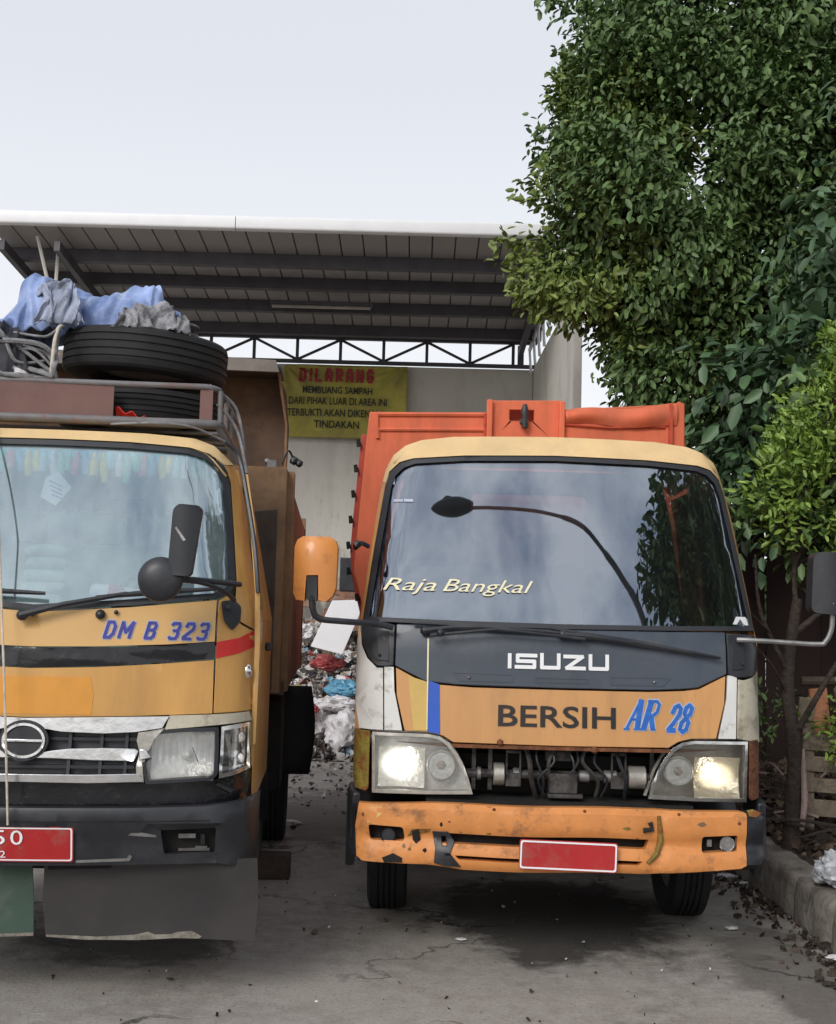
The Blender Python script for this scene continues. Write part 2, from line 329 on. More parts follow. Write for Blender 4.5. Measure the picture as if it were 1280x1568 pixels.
def empty(name, loc=(0, 0, 0), rz=0):
    o = bpy.data.objects.new(name, None); COL.objects.link(o); o.location = loc; o.rotation_euler = (0, 0, rz); o.empty_display_size = .2
    return o
def tag(o, label=None, cat=None, group=None, kind=None):
    if label: o['label'] = label
    if cat: o['category'] = cat
    if group: o['group'] = group
    if kind: o['kind'] = kind
    return o
def child(parent, src, name=None, loc=None, rot=None):
    c = src.copy(); COL.objects.link(c); c.parent = parent
    if loc is not None: c.location = loc
    if rot is not None: c.rotation_euler = rot
    return c
def fillet(pts, r, n=4):
    out = []; k = len(pts)
    for i in range(k):
        p = Vector(pts[i][:2]); ri = pts[i][2] if len(pts[i]) > 2 else r
        a = Vector(pts[i - 1][:2]) - p; b = Vector(pts[(i + 1) % k][:2]) - p
        if ri <= 0: out.append(tuple(p)); continue
        q = min(ri, a.length * .45, b.length * .45)
        A = p + a.normalized() * q; B = p + b.normalized() * q
        for j in range(n + 1):
            t = j / n; v = A * (1 - t) ** 2 + p * 2 * t * (1 - t) + B * t * t; out.append(tuple(v))
    return out
def mir(pts): return [(-p[0],) + tuple(p[1:]) for p in pts][::-1]
def sym(right):                                      # right half (from x=0 outward, round) -> full loop
    return right + [(-p[0],) + tuple(p[1:]) for p in right[::-1] if abs(p[0]) > 1e-6]
def spline(pts, n=6):
    P = [Vector(p) for p in pts]; out = []
    for i in range(len(P) - 1):
        p0, p1, p2, p3 = P[max(i - 1, 0)], P[i], P[i + 1], P[min(i + 2, len(P) - 1)]
        for j in range(n):
            t = j / n
            out.append(.5 * ((2 * p1) + (-p0 + p2) * t + (2 * p0 - 5 * p1 + 4 * p2 - p3) * t * t + (-p0 + 3 * p1 - 3 * p2 + p3) * t ** 3))
    out.append(P[-1]); return out
def text(body, width, height, x0, z0, fn, m, name='lettering', parent=None, shear=0, bold=0, d0=-.003, t=.002, spacing=1.0):
    """letters laid on the surface fn(x, z, depth); fitted into width x height from lower-left (x0, z0)"""
    cu = bpy.data.curves.new('t', 'FONT'); cu.body = body; cu.shear = shear; cu.offset = bold; cu.resolution_u = 3; cu.space_character = spacing
    ob = bpy.data.objects.new('t', cu); COL.objects.link(ob)
    bpy.context.view_layer.update()
    me = bpy.data.meshes.new_from_object(ob.evaluated_get(bpy.context.evaluated_depsgraph_get()))
    bpy.data.objects.remove(ob); bpy.data.curves.remove(cu)
    co_ = np.array([v.co[:] for v in me.vertices]); lo = co_.min(0); hi = co_.max(0)
    sx, sz = width / (hi[0] - lo[0]), height / (hi[1] - lo[1])
    mb = MB(); V = [mb.bm.verts.new(fn(x0 + (v[0] - lo[0]) * sx, z0 + (v[1] - lo[1]) * sz, d0 - t)) for v in co_]
    for p in me.polygons:
        try: mb.bm.faces.new([V[i] for i in p.vertices])
        except ValueError: pass
    bpy.data.meshes.remove(me)
    bmesh.ops.remove_doubles(mb.bm, verts=mb.bm.verts[:], dist=1e-6)
    r = bmesh.ops.extrude_face_region(mb.bm, geom=mb.bm.faces[:], use_keep_orig=True)
    for v in [g for g in r['geom'] if isinstance(g, bmesh.types.BMVert)]:
        v.co.y += t
    return mb.out(name, m, parent, smooth=False)
def ribbon(lines, w, fn, m, name, parent, d0=-.004, t=.002, ws=None):
    """strokes of given width in surface coordinates"""
    mb = MB()
    for li, L in enumerate(lines):
        ww = ws[li] if ws else w
        P_ = [L[0]]
        for q_ in L[1:]:
            k_ = max(1, int((Vector(q_) - Vector(P_[-1])).length / .05)) if w > .03 else 1; p0_ = P_[-1]
            P_ += [(p0_[0] + (q_[0] - p0_[0]) * j_ / k_, p0_[1] + (q_[1] - p0_[1]) * j_ / k_) for j_ in range(1, k_ + 1)]
        L = P_
        for i in range(len(L) - 1):
            a, b = Vector(L[i]), Vector(L[i + 1]); d = (b - a).normalized(); q = Vector((-d.y, d.x)) * ww / 2
            e = d * ww * .3 * (0 if len(L) == 2 else 1)
            mb.prism([tuple(a + q - e), tuple(a - q - e), tuple(b - q + e), tuple(b + q + e)], lambda x, z, dd, k=i: fn(x, z, d0 - t + dd - .0002 * k), t)
    return mb.out(name, m, parent, smooth=False)
def leaves(name, m, parent, C, Dn, size, rng, per=26, sig=.16, droop=.4, asp=.45, stuff=True, upn=.6):
    """leaf clumps: C cluster centres, Dn outward directions; every leaf a folded blade"""
    n = len(C) * per
    c = np.repeat(C, per, 0); o = np.repeat(Dn, per, 0)
    p = c + np.clip(rng.normal(0, sig, (n, 3)), -1.5 * sig, 1.5 * sig) * np.array([1, 1, .9])
    d = o * .7 + rng.normal(0, .65, (n, 3)); d[:, 2] -= droop; d /= np.linalg.norm(d, axis=1)[:, None]
    up = rng.normal(0, .55, (n, 3)) + o * .35; up[:, 2] += upn
    s = np.cross(d, up); s /= np.linalg.norm(s, axis=1)[:, None] + 1e-9
    nn = np.cross(s, d)
    L = size * rng.uniform(.65, 1.3, n)[:, None] * np.repeat(rng.uniform(.7, 1.45, len(C)), per)[:, None]; W = L * asp * .5
    a = p; t = p + d * L - nn * L * .12; l = p + d * L * .45 + s * W + nn * W * .35; r = p + d * L * .45 - s * W + nn * W * .35
    l2 = p + d * L * .75 + s * W * .8 + nn * W * .2; r2 = p + d * L * .75 - s * W * .8 + nn * W * .2
    l = p + d * L * .3 + s * W * .9 + nn * W * .3; r = p + d * L * .3 - s * W * .9 + nn * W * .3
    V = np.stack([a, l, l2, t, r2, r], 1).reshape(-1, 3)
    b = np.arange(n)[:, None, None] * 6
    F = b + np.array([[0, 1, 2, 3], [0, 3, 4, 5]])[None]
    return rawmesh(name, V, F.reshape(-1, 4), m, parent, 'stuff' if stuff else None)
def rawmesh(name, V, F, m, parent=None, kind=None):
    me = bpy.data.meshes.new(name)
    me.vertices.add(len(V)); me.vertices.foreach_set('co', np.asarray(V, np.float32).ravel())
    F = np.asarray(F); k = F.shape[1]
    me.loops.add(F.size); me.loops.foreach_set('vertex_index', F.ravel().astype(np.int32))
    me.polygons.add(len(F)); me.polygons.foreach_set('loop_start', np.arange(len(F), dtype=np.int32) * k)
    me.polygons.foreach_set('loop_total', np.full(len(F), k, np.int32))
    me.update(); me.materials.append(MT[m])
    o = bpy.data.objects.new(name, me); COL.objects.link(o)
    if parent: o.parent = parent
    if kind: o['kind'] = kind
    return o
def blob_clusters(blobs, dens, rng, inner=.55, filt=None, gaps=True):
    """cluster centres on/inside ellipsoids (cx,cy,cz,rx,ry,rz)"""
    C, D = [], []
    for (x, y, z, rx, ry, rz) in blobs:
        n = int(dens * (rx * ry + ry * rz + rx * rz) * 4.2)
        v = rng.normal(0, 1, (n, 3)); v /= np.linalg.norm(v, axis=1)[:, None]
        rr = inner + (1 - inner) * rng.random(n) ** .5
        rr *= 1 + .16 * np.sin(v[:, 0] * 7 + x) * np.cos(v[:, 2] * 6 + y)
        C.append(np.array([x, y, z]) + v * np.array([rx, ry, rz]) * rr[:, None]); D.append(v)
    C = np.concatenate(C); D = np.concatenate(D)
    w_ = np.sin(C[:, 0] * 4.1 + 1.3 * np.sin(C[:, 2] * 2.3)) + np.sin(C[:, 2] * 4.7 + 1.1 * np.sin(C[:, 1] * 3.1)) + np.sin(C[:, 1] * 3.7 + C[:, 0] * 1.9)
    k = w_ > -.95 if gaps else w_ > -9
    C, D = C[k], D[k]
    if filt is not None: k = filt(C); C, D = C[k], D[k]
    return C, D

STROKES = {'D': [[(0, 0), (0, 1), (.65, 1), (1, .75), (1, .25), (.65, 0), (0, 0)]], 'I': [[(.5, 0), (.5, 1)]], 'L': [[(0, 1), (0, 0), (1, 0)]],
 'A': [[(0, 0), (0, .75), (.3, 1), (.7, 1), (1, .75), (1, 0)], [(0, .42), (1, .42)]], 'R': [[(0, 0), (0, 1), (.75, 1), (1, .82), (1, .62), (.75, .48), (0, .48)], [(.5, .48), (1, 0)]],
 'N': [[(0, 0), (0, 1), (1, 0), (1, 1)]], 'G': [[(1, .8), (.75, 1), (.25, 1), (0, .75), (0, .25), (.25, 0), (.8, 0), (1, .2), (1, .48), (.55, .48)]],
 'M': [[(0, 0), (0, 1), (.5, .35), (1, 1), (1, 0)]], 'B': [[(0, 0), (0, 1), (.75, 1), (.95, .85), (.95, .65), (.75, .53), (0, .53)], [(.75, .53), (1, .38), (1, .15), (.75, 0), (0, 0)]],
 '3': [[(0, .9), (.15, 1), (.85, 1), (1, .85), (1, .65), (.8, .52), (.35, .52)], [(.8, .52), (1, .38), (1, .15), (.85, 0), (.15, 0), (0, .1)]],
 '2': [[(0, .8), (.15, 1), (.85, 1), (1, .85), (1, .62), (0, .12), (0, 0), (1, 0)]]}
def blocktext(body, width, height, x0, z0, fn, m, parent, sw, shear=0, gap=.35, name='letter', d0=-.004, t=.0015, grow=0, wide=None):
    """heavy block letters, one mesh each"""
    wd = [(.5 if c == ' ' else (.35 if c == 'I' else (1.25 if c == 'M' else 1))) for c in body]
    unit = width / (sum(wd) + gap * (len(body) - 1)); x = x0
    for c, w in zip(body, wd):
        if c != ' ':
            cw = w * unit - sw; L = [[(x + sw / 2 + p[0] * cw + shear * p[1] * height, z0 + sw / 2 + p[1] * (height - sw)) for p in l_] for l_ in STROKES[c]]
            ribbon(L, sw + grow, fn, m, name, parent, d0=d0, t=t)
        x += (w + gap) * unit
# ------------------------------------------------------------------ ground
def ground_mat():
    m = bpy.data.materials.new('yard_concrete'); m.use_nodes = True
    n, l = m.node_tree.nodes, m.node_tree.links; p = n['Principled BSDF']; p.inputs['Roughness'].default_value = .82
    t = n.new('ShaderNodeTexCoord')
    def noise(sc, det=8, ro=.65, dis=0):
        x = n.new('ShaderNodeTexNoise'); x.inputs['Scale'].default_value = sc; x.inputs['Detail'].default_value = det
        x.inputs['Roughness'].default_value = ro; x.inputs['Distortion'].default_value = dis; l.new(t.outputs['Object'], x.inputs['Vector']); return x
    def ramp(src, a, b, c0=(0, 0, 0, 1), c1=(1, 1, 1, 1)):
        r = n.new('ShaderNodeValToRGB'); r.color_ramp.elements[0].position = a; r.color_ramp.elements[1].position = b
        r.color_ramp.elements[0].color = c0; r.color_ramp.elements[1].color = c1; l.new(src, r.inputs[0]); return r
    def mix(f, a, b):
        x = n.new('ShaderNodeMix'); x.data_type = 'RGBA'
        for i, v in ((0, f), (6, a), (7, b)):
            if hasattr(v, 'links'): l.new(v, x.inputs[i])
            else: x.inputs[i].default_value = v if not isinstance(v, tuple) else rgb(v)
        return x.outputs[2]
    c = mix(ramp(noise(1.3).outputs[0], .35, .68).outputs[0], (.262, .235, .208), (.415, .38, .34))
    c = mix(ramp(noise(9, 10, .75).outputs[0], .42, .62).outputs[0], c, (.42, .39, .355))
    g = noise(60, 4, .7); c = mix(ramp(g.outputs[0], .55, .72).outputs[0], c, (.15, .135, .12))
    # trucks' shade painted into the ground colour, plus two dark patches beside them
    sx = n.new('ShaderNodeSeparateXYZ'); l.new(t.outputs['Object'], sx.inputs[0])
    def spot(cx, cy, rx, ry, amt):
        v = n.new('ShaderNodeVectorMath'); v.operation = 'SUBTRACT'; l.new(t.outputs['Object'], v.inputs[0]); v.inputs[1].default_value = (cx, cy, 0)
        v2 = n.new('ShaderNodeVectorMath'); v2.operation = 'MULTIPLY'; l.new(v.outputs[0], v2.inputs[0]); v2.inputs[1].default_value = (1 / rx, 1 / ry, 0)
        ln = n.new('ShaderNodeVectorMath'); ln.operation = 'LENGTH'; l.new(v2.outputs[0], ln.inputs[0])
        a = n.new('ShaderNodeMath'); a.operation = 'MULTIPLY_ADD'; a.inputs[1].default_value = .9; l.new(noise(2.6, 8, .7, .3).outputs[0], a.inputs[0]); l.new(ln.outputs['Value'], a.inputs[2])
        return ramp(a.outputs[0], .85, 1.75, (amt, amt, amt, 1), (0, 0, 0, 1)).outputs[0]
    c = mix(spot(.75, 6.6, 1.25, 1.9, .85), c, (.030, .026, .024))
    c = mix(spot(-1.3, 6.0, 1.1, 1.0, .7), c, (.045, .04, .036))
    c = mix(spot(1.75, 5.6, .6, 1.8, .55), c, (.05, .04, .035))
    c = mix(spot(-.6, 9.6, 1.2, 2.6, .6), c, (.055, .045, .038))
    # cracks
    vn = n.new('ShaderNodeVectorMath'); vn.operation = 'MULTIPLY_ADD'; l.new(noise(2.2, 5, .6).outputs['Color'], vn.inputs[0]); vn.inputs[1].default_value = (.9, .9, 0); l.new(t.outputs['Object'], vn.inputs[2])
    vo = n.new('ShaderNodeTexVoronoi'); vo.feature = 'DISTANCE_TO_EDGE'; vo.inputs['Scale'].default_value = .55; l.new(vn.outputs[0], vo.inputs['Vector'])
    ck = ramp(vo.outputs['Distance'], .003, .011, (.85, .85, .85, 1), (0, 0, 0, 1)).outputs[0]
    mk = ramp(noise(.6, 2).outputs[0], .44, .55).outputs[0]
    cm = n.new('ShaderNodeMath'); cm.operation = 'MULTIPLY'; l.new(ck, cm.inputs[0]); l.new(mk, cm.inputs[1])
    c = mix(cm.outputs[0], c, (.03, .025, .02))
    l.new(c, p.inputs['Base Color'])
    h = n.new('ShaderNodeMath'); h.operation = 'MULTIPLY_ADD'; h.inputs[1].default_value = -.8; l.new(cm.outputs[0], h.inputs[0]); l.new(noise(35, 8, .8).outputs[0], h.inputs[2])
    b = n.new('ShaderNodeBump'); b.inputs['Strength'].default_value = .7; b.inputs['Distance'].default_value = .012
    l.new(h.outputs[0], b.inputs['Height']); l.new(b.outputs[0], p.inputs['Normal'])
    return m
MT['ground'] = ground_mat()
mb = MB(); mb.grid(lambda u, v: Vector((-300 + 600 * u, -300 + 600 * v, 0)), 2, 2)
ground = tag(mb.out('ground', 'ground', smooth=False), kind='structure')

# soil bank behind the kerb
def soil_z(x, y):
    b = .20 + min(1, max(0, (x - 2.2) / .6)) * .16
    return b + .045 * mnoise.noise(Vector((x * 2.3, y * 2.3, 0))) + .02 * mnoise.noise(Vector((x * 9, y * 9, 3)))
mb = MB(); mb.grid(lambda u, v: Vector((2.18 + 6 * u * u, -6 + 26 * v, soil_z(2.18 + 6 * u * u, -6 + 26 * v))), 40, 180)
soil = tag(mb.out('soil_bank', 'soil', smooth=True, ang=180), kind='structure')

# kerb of worn concrete blocks
kerb = tag(empty('kerb', (2.13, 6, 0)), kind='structure')
rk = random.Random(3)
y = 1.0
while y < 15:
    L = rk.choice([.78, .85, .6]); mb = MB()
    w, h = .2, .235 + rk.uniform(-.012, .012)
    off = rk.uniform(-.012, .012); dam = rk.random()
    def kb(u, v, L=L, off=off, y=y, w=w, h=h, dam=dam):
        # u along the block, v round its profile: outer foot -> top -> inner foot
        pr = [(-w / 2 - .02, -.02), (-w / 2 - .012, h * .5), (-w / 2, h - .03), (-w / 2 + .03, h), (w / 2 - .03, h), (w / 2, h - .03), (w / 2, -.02)]
        t = v * 6; i = min(int(t), 5); f = t - i; px = pr[i][0] * (1 - f) + pr[i + 1][0] * f; pz = pr[i][1] * (1 - f) + pr[i + 1][1] * f
        e = min(u, 1 - u) * L
        sh = .03 * max(0, 1 - e / .05) ** 2
        nzv = mnoise.noise(Vector((px * 9, (y + u * L) * 7, pz * 9)))
        px += (nzv * .018 - sh * math.copysign(1, px)); pz += .012 * mnoise.noise(Vector((px * 12, (y + u * L) * 11, 5))) - sh * (pz > .1)
        return Vector((px + off, y - 6 + u * L, pz))
    mb.grid(kb, 16, 18); mb.out('kerbstone', 'kerb', kerb, ang=60)
    y += L + .012

def wall_mat():
    m = mat('stained_wall', (.60, .58, .53), .92, var=.07, vs=1.2, dirt=(.32, .29, .25), ds=1.6, dlo=.52, dhi=.72, damt=.5, bump=.3, bs=12, streak=2.5)
    n, l = m.node_tree.nodes, m.node_tree.links; p = n['Principled BSDF']; src = p.inputs['Base Color'].links[0].from_socket
    t = n.new('ShaderNodeTexCoord'); sx = n.new('ShaderNodeSeparateXYZ'); l.new(t.outputs['Object'], sx.inputs[0])
    mp_ = n.new('ShaderNodeMapping'); mp_.inputs['Scale'].default_value = (1, 1, .35); l.new(t.outputs['Object'], mp_.inputs[0])
    z = n.new('ShaderNodeTexNoise'); z.inputs['Scale'].default_value = 5; z.inputs['Detail'].default_value = 10; z.inputs['Roughness'].default_value = .75; l.new(mp_.outputs[0], z.inputs['Vector'])
    a = n.new('ShaderNodeMath'); a.operation = 'MULTIPLY_ADD'; a.inputs[1].default_value = -.16; a.inputs[2].default_value = .42; l.new(sx.outputs[2], a.inputs[0])     # rising damp
    b = n.new('ShaderNodeMath'); b.operation = 'ADD'; l.new(a.outputs[0], b.inputs[0]); l.new(z.outputs[0], b.inputs[1])
    r = n.new('ShaderNodeValToRGB'); r.color_ramp.elements[0].position = .50; r.color_ramp.elements[1].position = .68; r.color_ramp.elements[1].color = (.8, .8, .8, 1); l.new(b.outputs[0], r.inputs[0])
    x = n.new('ShaderNodeMix'); x.data_type = 'RGBA'; l.new(r.outputs[0], x.inputs[0]); l.new(src, x.inputs[6]); x.inputs[7].default_value = (.10, .09, .075, 1); l.new(x.outputs[2], p.inputs['Base Color'])
    return m
MT['wall'] = wall_mat()
# ------------------------------------------------------------------ open shed behind the trucks
shed = tag(empty('open_shed', (-1.7, 18, 0)), 'open steel roofed shed with a white gutter and a plastered back wall', 'shed')
SX, SY = -1.7, 18
def sh(x, y, z): return Vector((x - SX, y - SY, z))
FZ = lambda y: 5.93 + (5.61 - 5.93) * (y - 14) / 4.0            # underside height of the roof
k = 25; x0, x1 = -5.1, 1.72
src = None
for i in range(k):
    w = (x1 - x0) / k; xa = x0 + i * w
    if src is None:
        mb = MB()
        pr = [(.012, .004), (.02, 0), (w - .012, 0), (w - .004, .004), (w - .004, .02), (.012, .02)]
        mb.prism(pr, lambda a, b, d: Vector((a, -4.05 + d, b + FZ(13.95 + d) - .0 )), 4.1)
        src = mb.out('roof_sheet', 'shedroof', shed, smooth=False); src.location = (xa - SX, 0, 0)
    else: child(shed, src, loc=(xa - SX, 0, 0))
mb = MB(); mb.prism([(x0, .026), (x1, .026), (x1, .05), (x0, .05)], lambda a, b, d: Vector((a - SX, -4.06 + d, b + FZ(13.94 + d))), 4.12); mb.out('roof_ridge_cover', 'shedst', shed, smooth=False)
ys_p = [14.7, 15.5, 16.4, 17.4]
for yy in ys_p:
    mb = MB(); mb.box(sh((x0 + x1) / 2, yy, FZ(yy) - .075), (x1 - x0 - .02, .07, .15)); mb.box(sh((x0 + x1) / 2, yy + .05, FZ(yy) - .145), (x1 - x0 - .02, .05, .012))
    mb.out('purlin', 'shedst', shed)
for (a, b) in ((-5.4, -2.2), (-2.19, 1.8)):
    mb = MB(); pr = fillet([(0, 0), (.12, 0), (.12, .16), (0, .16)], .03, 3)
    mb.prism(pr, lambda q, r_, d, a=a: sh(a + d, 13.86 + q, 5.925 + r_), b - a); mb.out('gutter', 'fascia', shed)
# rear truss between wall top and roof
mb = MB(); mb.box(sh(-1.7, 17.95, 5.60), (6.8, .08, .06)); mb.out('top_chord', 'shedst', shed)
mb = MB(); mb.box(sh(-1.7, 17.95, 5.235), (6.8, .07, .05)); mb.out('bottom_chord', 'shedst', shed)
xs = [-5.05 + .64 * i for i in range(11)]
for i, x in enumerate(xs):
    mb = MB(); mb.box(sh(x, 17.95, 5.41), (.045, .04, .33)); mb.out('truss_post', 'shedst', shed)
    if i < len(xs) - 1:
        p, q = ((x, 5.26), (x + .64, 5.57)) if i % 2 else ((x, 5.57), (x + .64, 5.26))
        mb = MB(); mb.tube([sh(p[0], 17.95, p[1]), sh(q[0], 17.95, q[1])], .022, 6); mb.out('truss_brace', 'shedst', shed)
mb = MB(); mb.box(sh(1.46, 17.93, 5.38), (.09, .05, .32)); mb.out('truss_post', 'shedst', shed)
# unlit tube lamp under the roof
mb = MB(); mb.box(sh(-1.35, 16.0, FZ(16) - .16), (1.35, .1, .05)); lt = mb.out('lamp_batten', 'shedst', shed)
mb = MB(); mb.tube([sh(-2.0, 15.97, FZ(16) - .21), sh(-.7, 15.97, FZ(16) - .21)], .022, 8); mb.out('lamp_tube', 'tube', lt)
# back wall: clean upper plaster, stained lower plaster
mb = MB(); mb.panel([(-5.1, 0), (1.65, 0), (1.65, 5.2), (-5.1, 5.2)], [], lambda a, b, d: sh(a, 18 + d + .01 * mnoise.noise(Vector((a, b, 0))), b), .2, .5)
mb.out('back_wall', 'wall', shed, ang=60)
# right side wall, its top stepping down towards the front
mb = MB(); mb.panel([(13.25, 0), (18.2, 0), (18.2, 5.22), (16.6, 5.20), (14.9, 5.16), (13.25, 5.1)], [], lambda a, b, d: sh(1.66 + d, a, b), .09, .8)
mb.out('side_wall', 'conc', shed, ang=60)
mb = MB()
for i in range(8):
    yy = 13.4 + i * .62; mb.tube([sh(1.6, yy, 5.1), sh(1.6, yy + .3, FZ(yy) - .1)], .02, 6)
mb.tube([sh(1.6, 13.3, 5.75), sh(1.6, 18, 5.5)], .03, 6); mb.out('side_truss', 'fascia', shed)
# left column with its raking struts
mb = MB(); mb.box(sh(-4.48, 14.4, 2.6), (.16, .16, 5.2)); mb.out('column', 'conc', shed, bev=.01)
for (p, q) in (((-4.44, 14.4, 5.2), (-4.58, 14.2, 5.88)), ((-4.40, 14.4, 5.2), (-4.40, 14.45, 5.86))):
    mb = MB(); mb.tube([sh(*p), sh(*q)], .022, 6); mb.out('strut', 'conc', shed)
for x in (-4.95, -4.3, 1.45):
    mb = MB(); mb.box(sh(x, 16, (FZ(14) + FZ(18)) / 2 - .2), (.07, 3.9, .12), rot=(-math.atan(.08), 0, 0)); mb.out('rafter', 'shedst', shed)

# banner on the wall
def bsurf(x, z, d):
    u, v = (x + 1.12) / .91, (z - 4.63) / .54
    f = 0
    for cx, cz in ((1, 1), (-1, 1)):
        a = math.atan2(v - cz, u - cx); r = math.hypot(u - cx, v - cz)
        f += .04 * math.sin(a * 13) * max(0, 1 - r / 1.25) * min(1, r * 3)
    return Vector((x, 17.86 + d + f + .012 * math.sin(u * 4 + v), z))
mb = MB(); mb.grid(lambda u, v: bsurf(-2.04 + 1.83 * u, 4.09 + 1.08 * v + (-.03 if u < .02 else 0), 0), 70, 36)
ban = tag(mb.out('banner', 'banner', ang=180), 'yellow banner with red and black lettering hung high on the plaster wall', 'banner')
sm = ban.modifiers.new('t', 'SOLIDIFY'); sm.thickness = .004
blocktext('DILARANG', 1.10, .21, -1.80, 4.905, bsurf, 'lred', ban, .042, d0=-.03)
for s_, w_, h_, x_, z_, m_ in (('MEMBUANG SAMPAH', 1.02, .105, -1.74, 4.74, 'ldark'),
                            ('DARI PIHAK LUAR DI AREA INI', 1.44, .11, -1.94, 4.575, 'ldark'), ('TERBUKTI AKAN DIKENAI', 1.32, .11, -1.96, 4.40, 'ldark'),
                            ('TINDAKAN', .66, .11, -1.56, 4.23, 'ldark')):
    text(s_, w_, h_, x_, z_, bsurf, m_, 'lettering', ban, bold=.012, d0=-.022)
# ------------------------------------------------------------------ truck shared pieces
def wheel_set(root, x, y, r, w, side, dual=False):
    for j in range(2 if dual else 1):
        xc = x - side * j * (w + .05)
        h = w / 2
        prof = [(-h * .75, r * .62), (-h, r * .74), (-h, r * .9), (-h * .86, r * .985), (-h * .55, r)]
        for gx in (-.42, -.14, .14, .42):
            prof += [(h * (gx - .05), r), (h * (gx - .035), r - .012), (h * (gx + .035), r - .012), (h * (gx + .05), r)]
        prof += [(h * .55, r), (h * .86, r * .985), (h, r * .9), (h, r * .74), (h * .75, r * .62), (0, r * .6)]
        mb = MB(); mb.lathe(prof, (0, 0, 0), 'X', 40, close=True); wh = mb.out('wheel', 'rubber', root, ang=30); wh.location = (xc, y, r - .012)
        mb = MB(); mb.lathe([(-h * .7, r * .63), (-h * .6, r * .56), (side * h * .2, r * .5), (side * h * .35, r * .2), (side * h * .7, r * .18), (side * h * .7, .001)], (0, 0, 0), 'X', 28)
        mb.out('rim', 'steel', wh)
def chassis(root, L0, L1, hw, matn='under'):
    for s in (-1, 1):
        mb = MB(); mb.box((s * .38, (L0 + L1) / 2, .62), (.07, L1 - L0, .2)); mb.out('chassis_rail', matn, root)
    mb = MB()
    for yy in np.arange(L0 + .3, L1, .9): mb.box((0, yy, .62), (.74, .08, .12))
    mb.out('cross_member', matn, root)
def seat(root, x, y, z, m='seat'):
    mb = MB(); mb.box((x, y, z), (.5, .5, .14)); mb.box((x, y + .27, z + .35), (.48, .12, .6), rot=(-.15, 0, 0)); mb.box((x, y + .33, z + .74), (.26, .08, .16))
    mb.out('seat', m, root, bev=.04)
def steering(root, x, y, z):
    mb = MB(); pts = [(x + .2 * math.cos(t), y + .1 * math.sin(t), z + .17 * math.sin(t)) for t in np.linspace(0, 2 * PI, 25)]
    mb.tube(pts, .014, 8, cap=False); mb.tube([(x, y, z), (x, y - .1, z - .3)], .02); mb.tube([(x - .19, y, z), (x + .19, y, z)], .012); mb.out('steering_wheel', 'black', root)
class Skin:
    """front surface of a cab: y as a function of x and z, and its side"""
    def __init__(s, fz, w0, taper, zt, r, bulge, q=.2): s.fz, s.w0, s.taper, s.zt, s.r, s.bulge, s.q = fz, w0, taper, zt, r, bulge, q
    def w(s, z): return s.w0 - max(0, z - s.zt) * s.taper - max(0, z - s.zt - .55) ** 2 * s.q
    def y(s, x, z):
        w = s.w(z); a = abs(x); y = s.fz(z) + s.bulge * (x / s.w0) ** 2
        if a > w - s.r: y += s.r - math.sqrt(max(0, s.r ** 2 - min(s.r, a - (w - s.r)) ** 2))
        return y
    def f(s, off=0):                                # off > 0: proud of the skin
        def fn(x, z, d):
            w = s.w(z) - .0005; xx = max(-w, min(w, x)) if abs(x) > w else x
            return Vector((xx, s.y(xx, z) - off + d, z))
        return fn
    def side(s, sgn, off=0):
        def fn(y, z, d): return Vector((sgn * (s.w(z) + off - d), y, z))
        return fn

# ------------------------------------------------------------------ truck with the slate blue nose band
T = empty('dump_truck', (.67, 5.5, 0))
tag(T, 'orange dump truck with slate blue nose band reading ISUZU and orange red tipper body', 'truck')
def fz1(z):
    if z < 1.45: return .08 + max(0, (z - 1.0)) * .08
    if z < 2.33: return .116 + (z - 1.45) * .42
    return .4856 + (z - 2.33) * .9
K = Skin(fz1, .94, .10, 1.42, .14, .06)
F = K.f()
wso = sym([(0, 2.337), (.45, 2.327), (.70, 2.308), (.765, 2.29), (.815, 2.245), (.835, 2.17), (.875, 1.85), (.915, 1.512), (.5, 1.503), (0, 1.498)])
wsg = sym([(0, 2.314), (.45, 2.304), (.69, 2.285), (.745, 2.265), (.785, 2.225), (.805, 2.16), (.845, 1.85), (.885, 1.532), (.5, 1.524), (0, 1.52)])
# roof, pillars
pil = sym([(0, 2.445), (.5, 2.435), (.70, 2.40), (.775, 2.365), (.83, 2.30), (.86, 2.2), (.90, 1.9), (.94, 1.5), (.918, 1.5)])
ring_out = [(0, 2.445), (.5, 2.435), (.70, 2.40), (.775, 2.365), (.828, 2.30), (.862, 2.2), (.90, 1.9), (.9399, 1.495), (.918, 1.495), (.838, 2.17), (.818, 2.248), (.767, 2.294), (.70, 2.312), (.45, 2.331), (0, 2.341)]
top = MB(); rl = [(0, 2.445), (.5, 2.437), (.66, 2.415), (.74, 2.385), (.80, 2.335), (.835, 2.27), (.852, 2.20), (.832, 2.19), (.8185, 2.248), (.767, 2.294), (.70, 2.312), (.45, 2.331), (0, 2.341)]
top.panel(rl + [(-p[0], p[1]) for p in rl[-2:0:-1]], [], K.f(.012), .03, .06); top.out('roof_front', 'roofcream', T, bev=.008)
for s in (-1, 1):
    pp = [(.8525, 2.198), (.89, 1.9), (.9399, 1.495), (.918, 1.495), (.878, 1.85), (.836, 2.17), (.8325, 2.188)]
    mb = MB(); mb.panel([(s * a, b) for a, b in pp], [], K.f(.008), .05, .06); mb.out('windscreen_pillar', 'orange', T, bev=.006)
def roof(u, v):
    x = -1 + 2 * u; e = abs(x); zf = 2.447 - .012 * e - .14 * e ** 7; xx = x * .80
    y0 = K.y(xx * .97, min(zf, 2.44)) - .008; yy = y0 + v * (1.72 - y0)
    return Vector((xx * (1 + .05 * min(1, v * 3)), yy, zf + .03 * math.sin(min(1, v * 2) * PI / 2) - .035 * v))
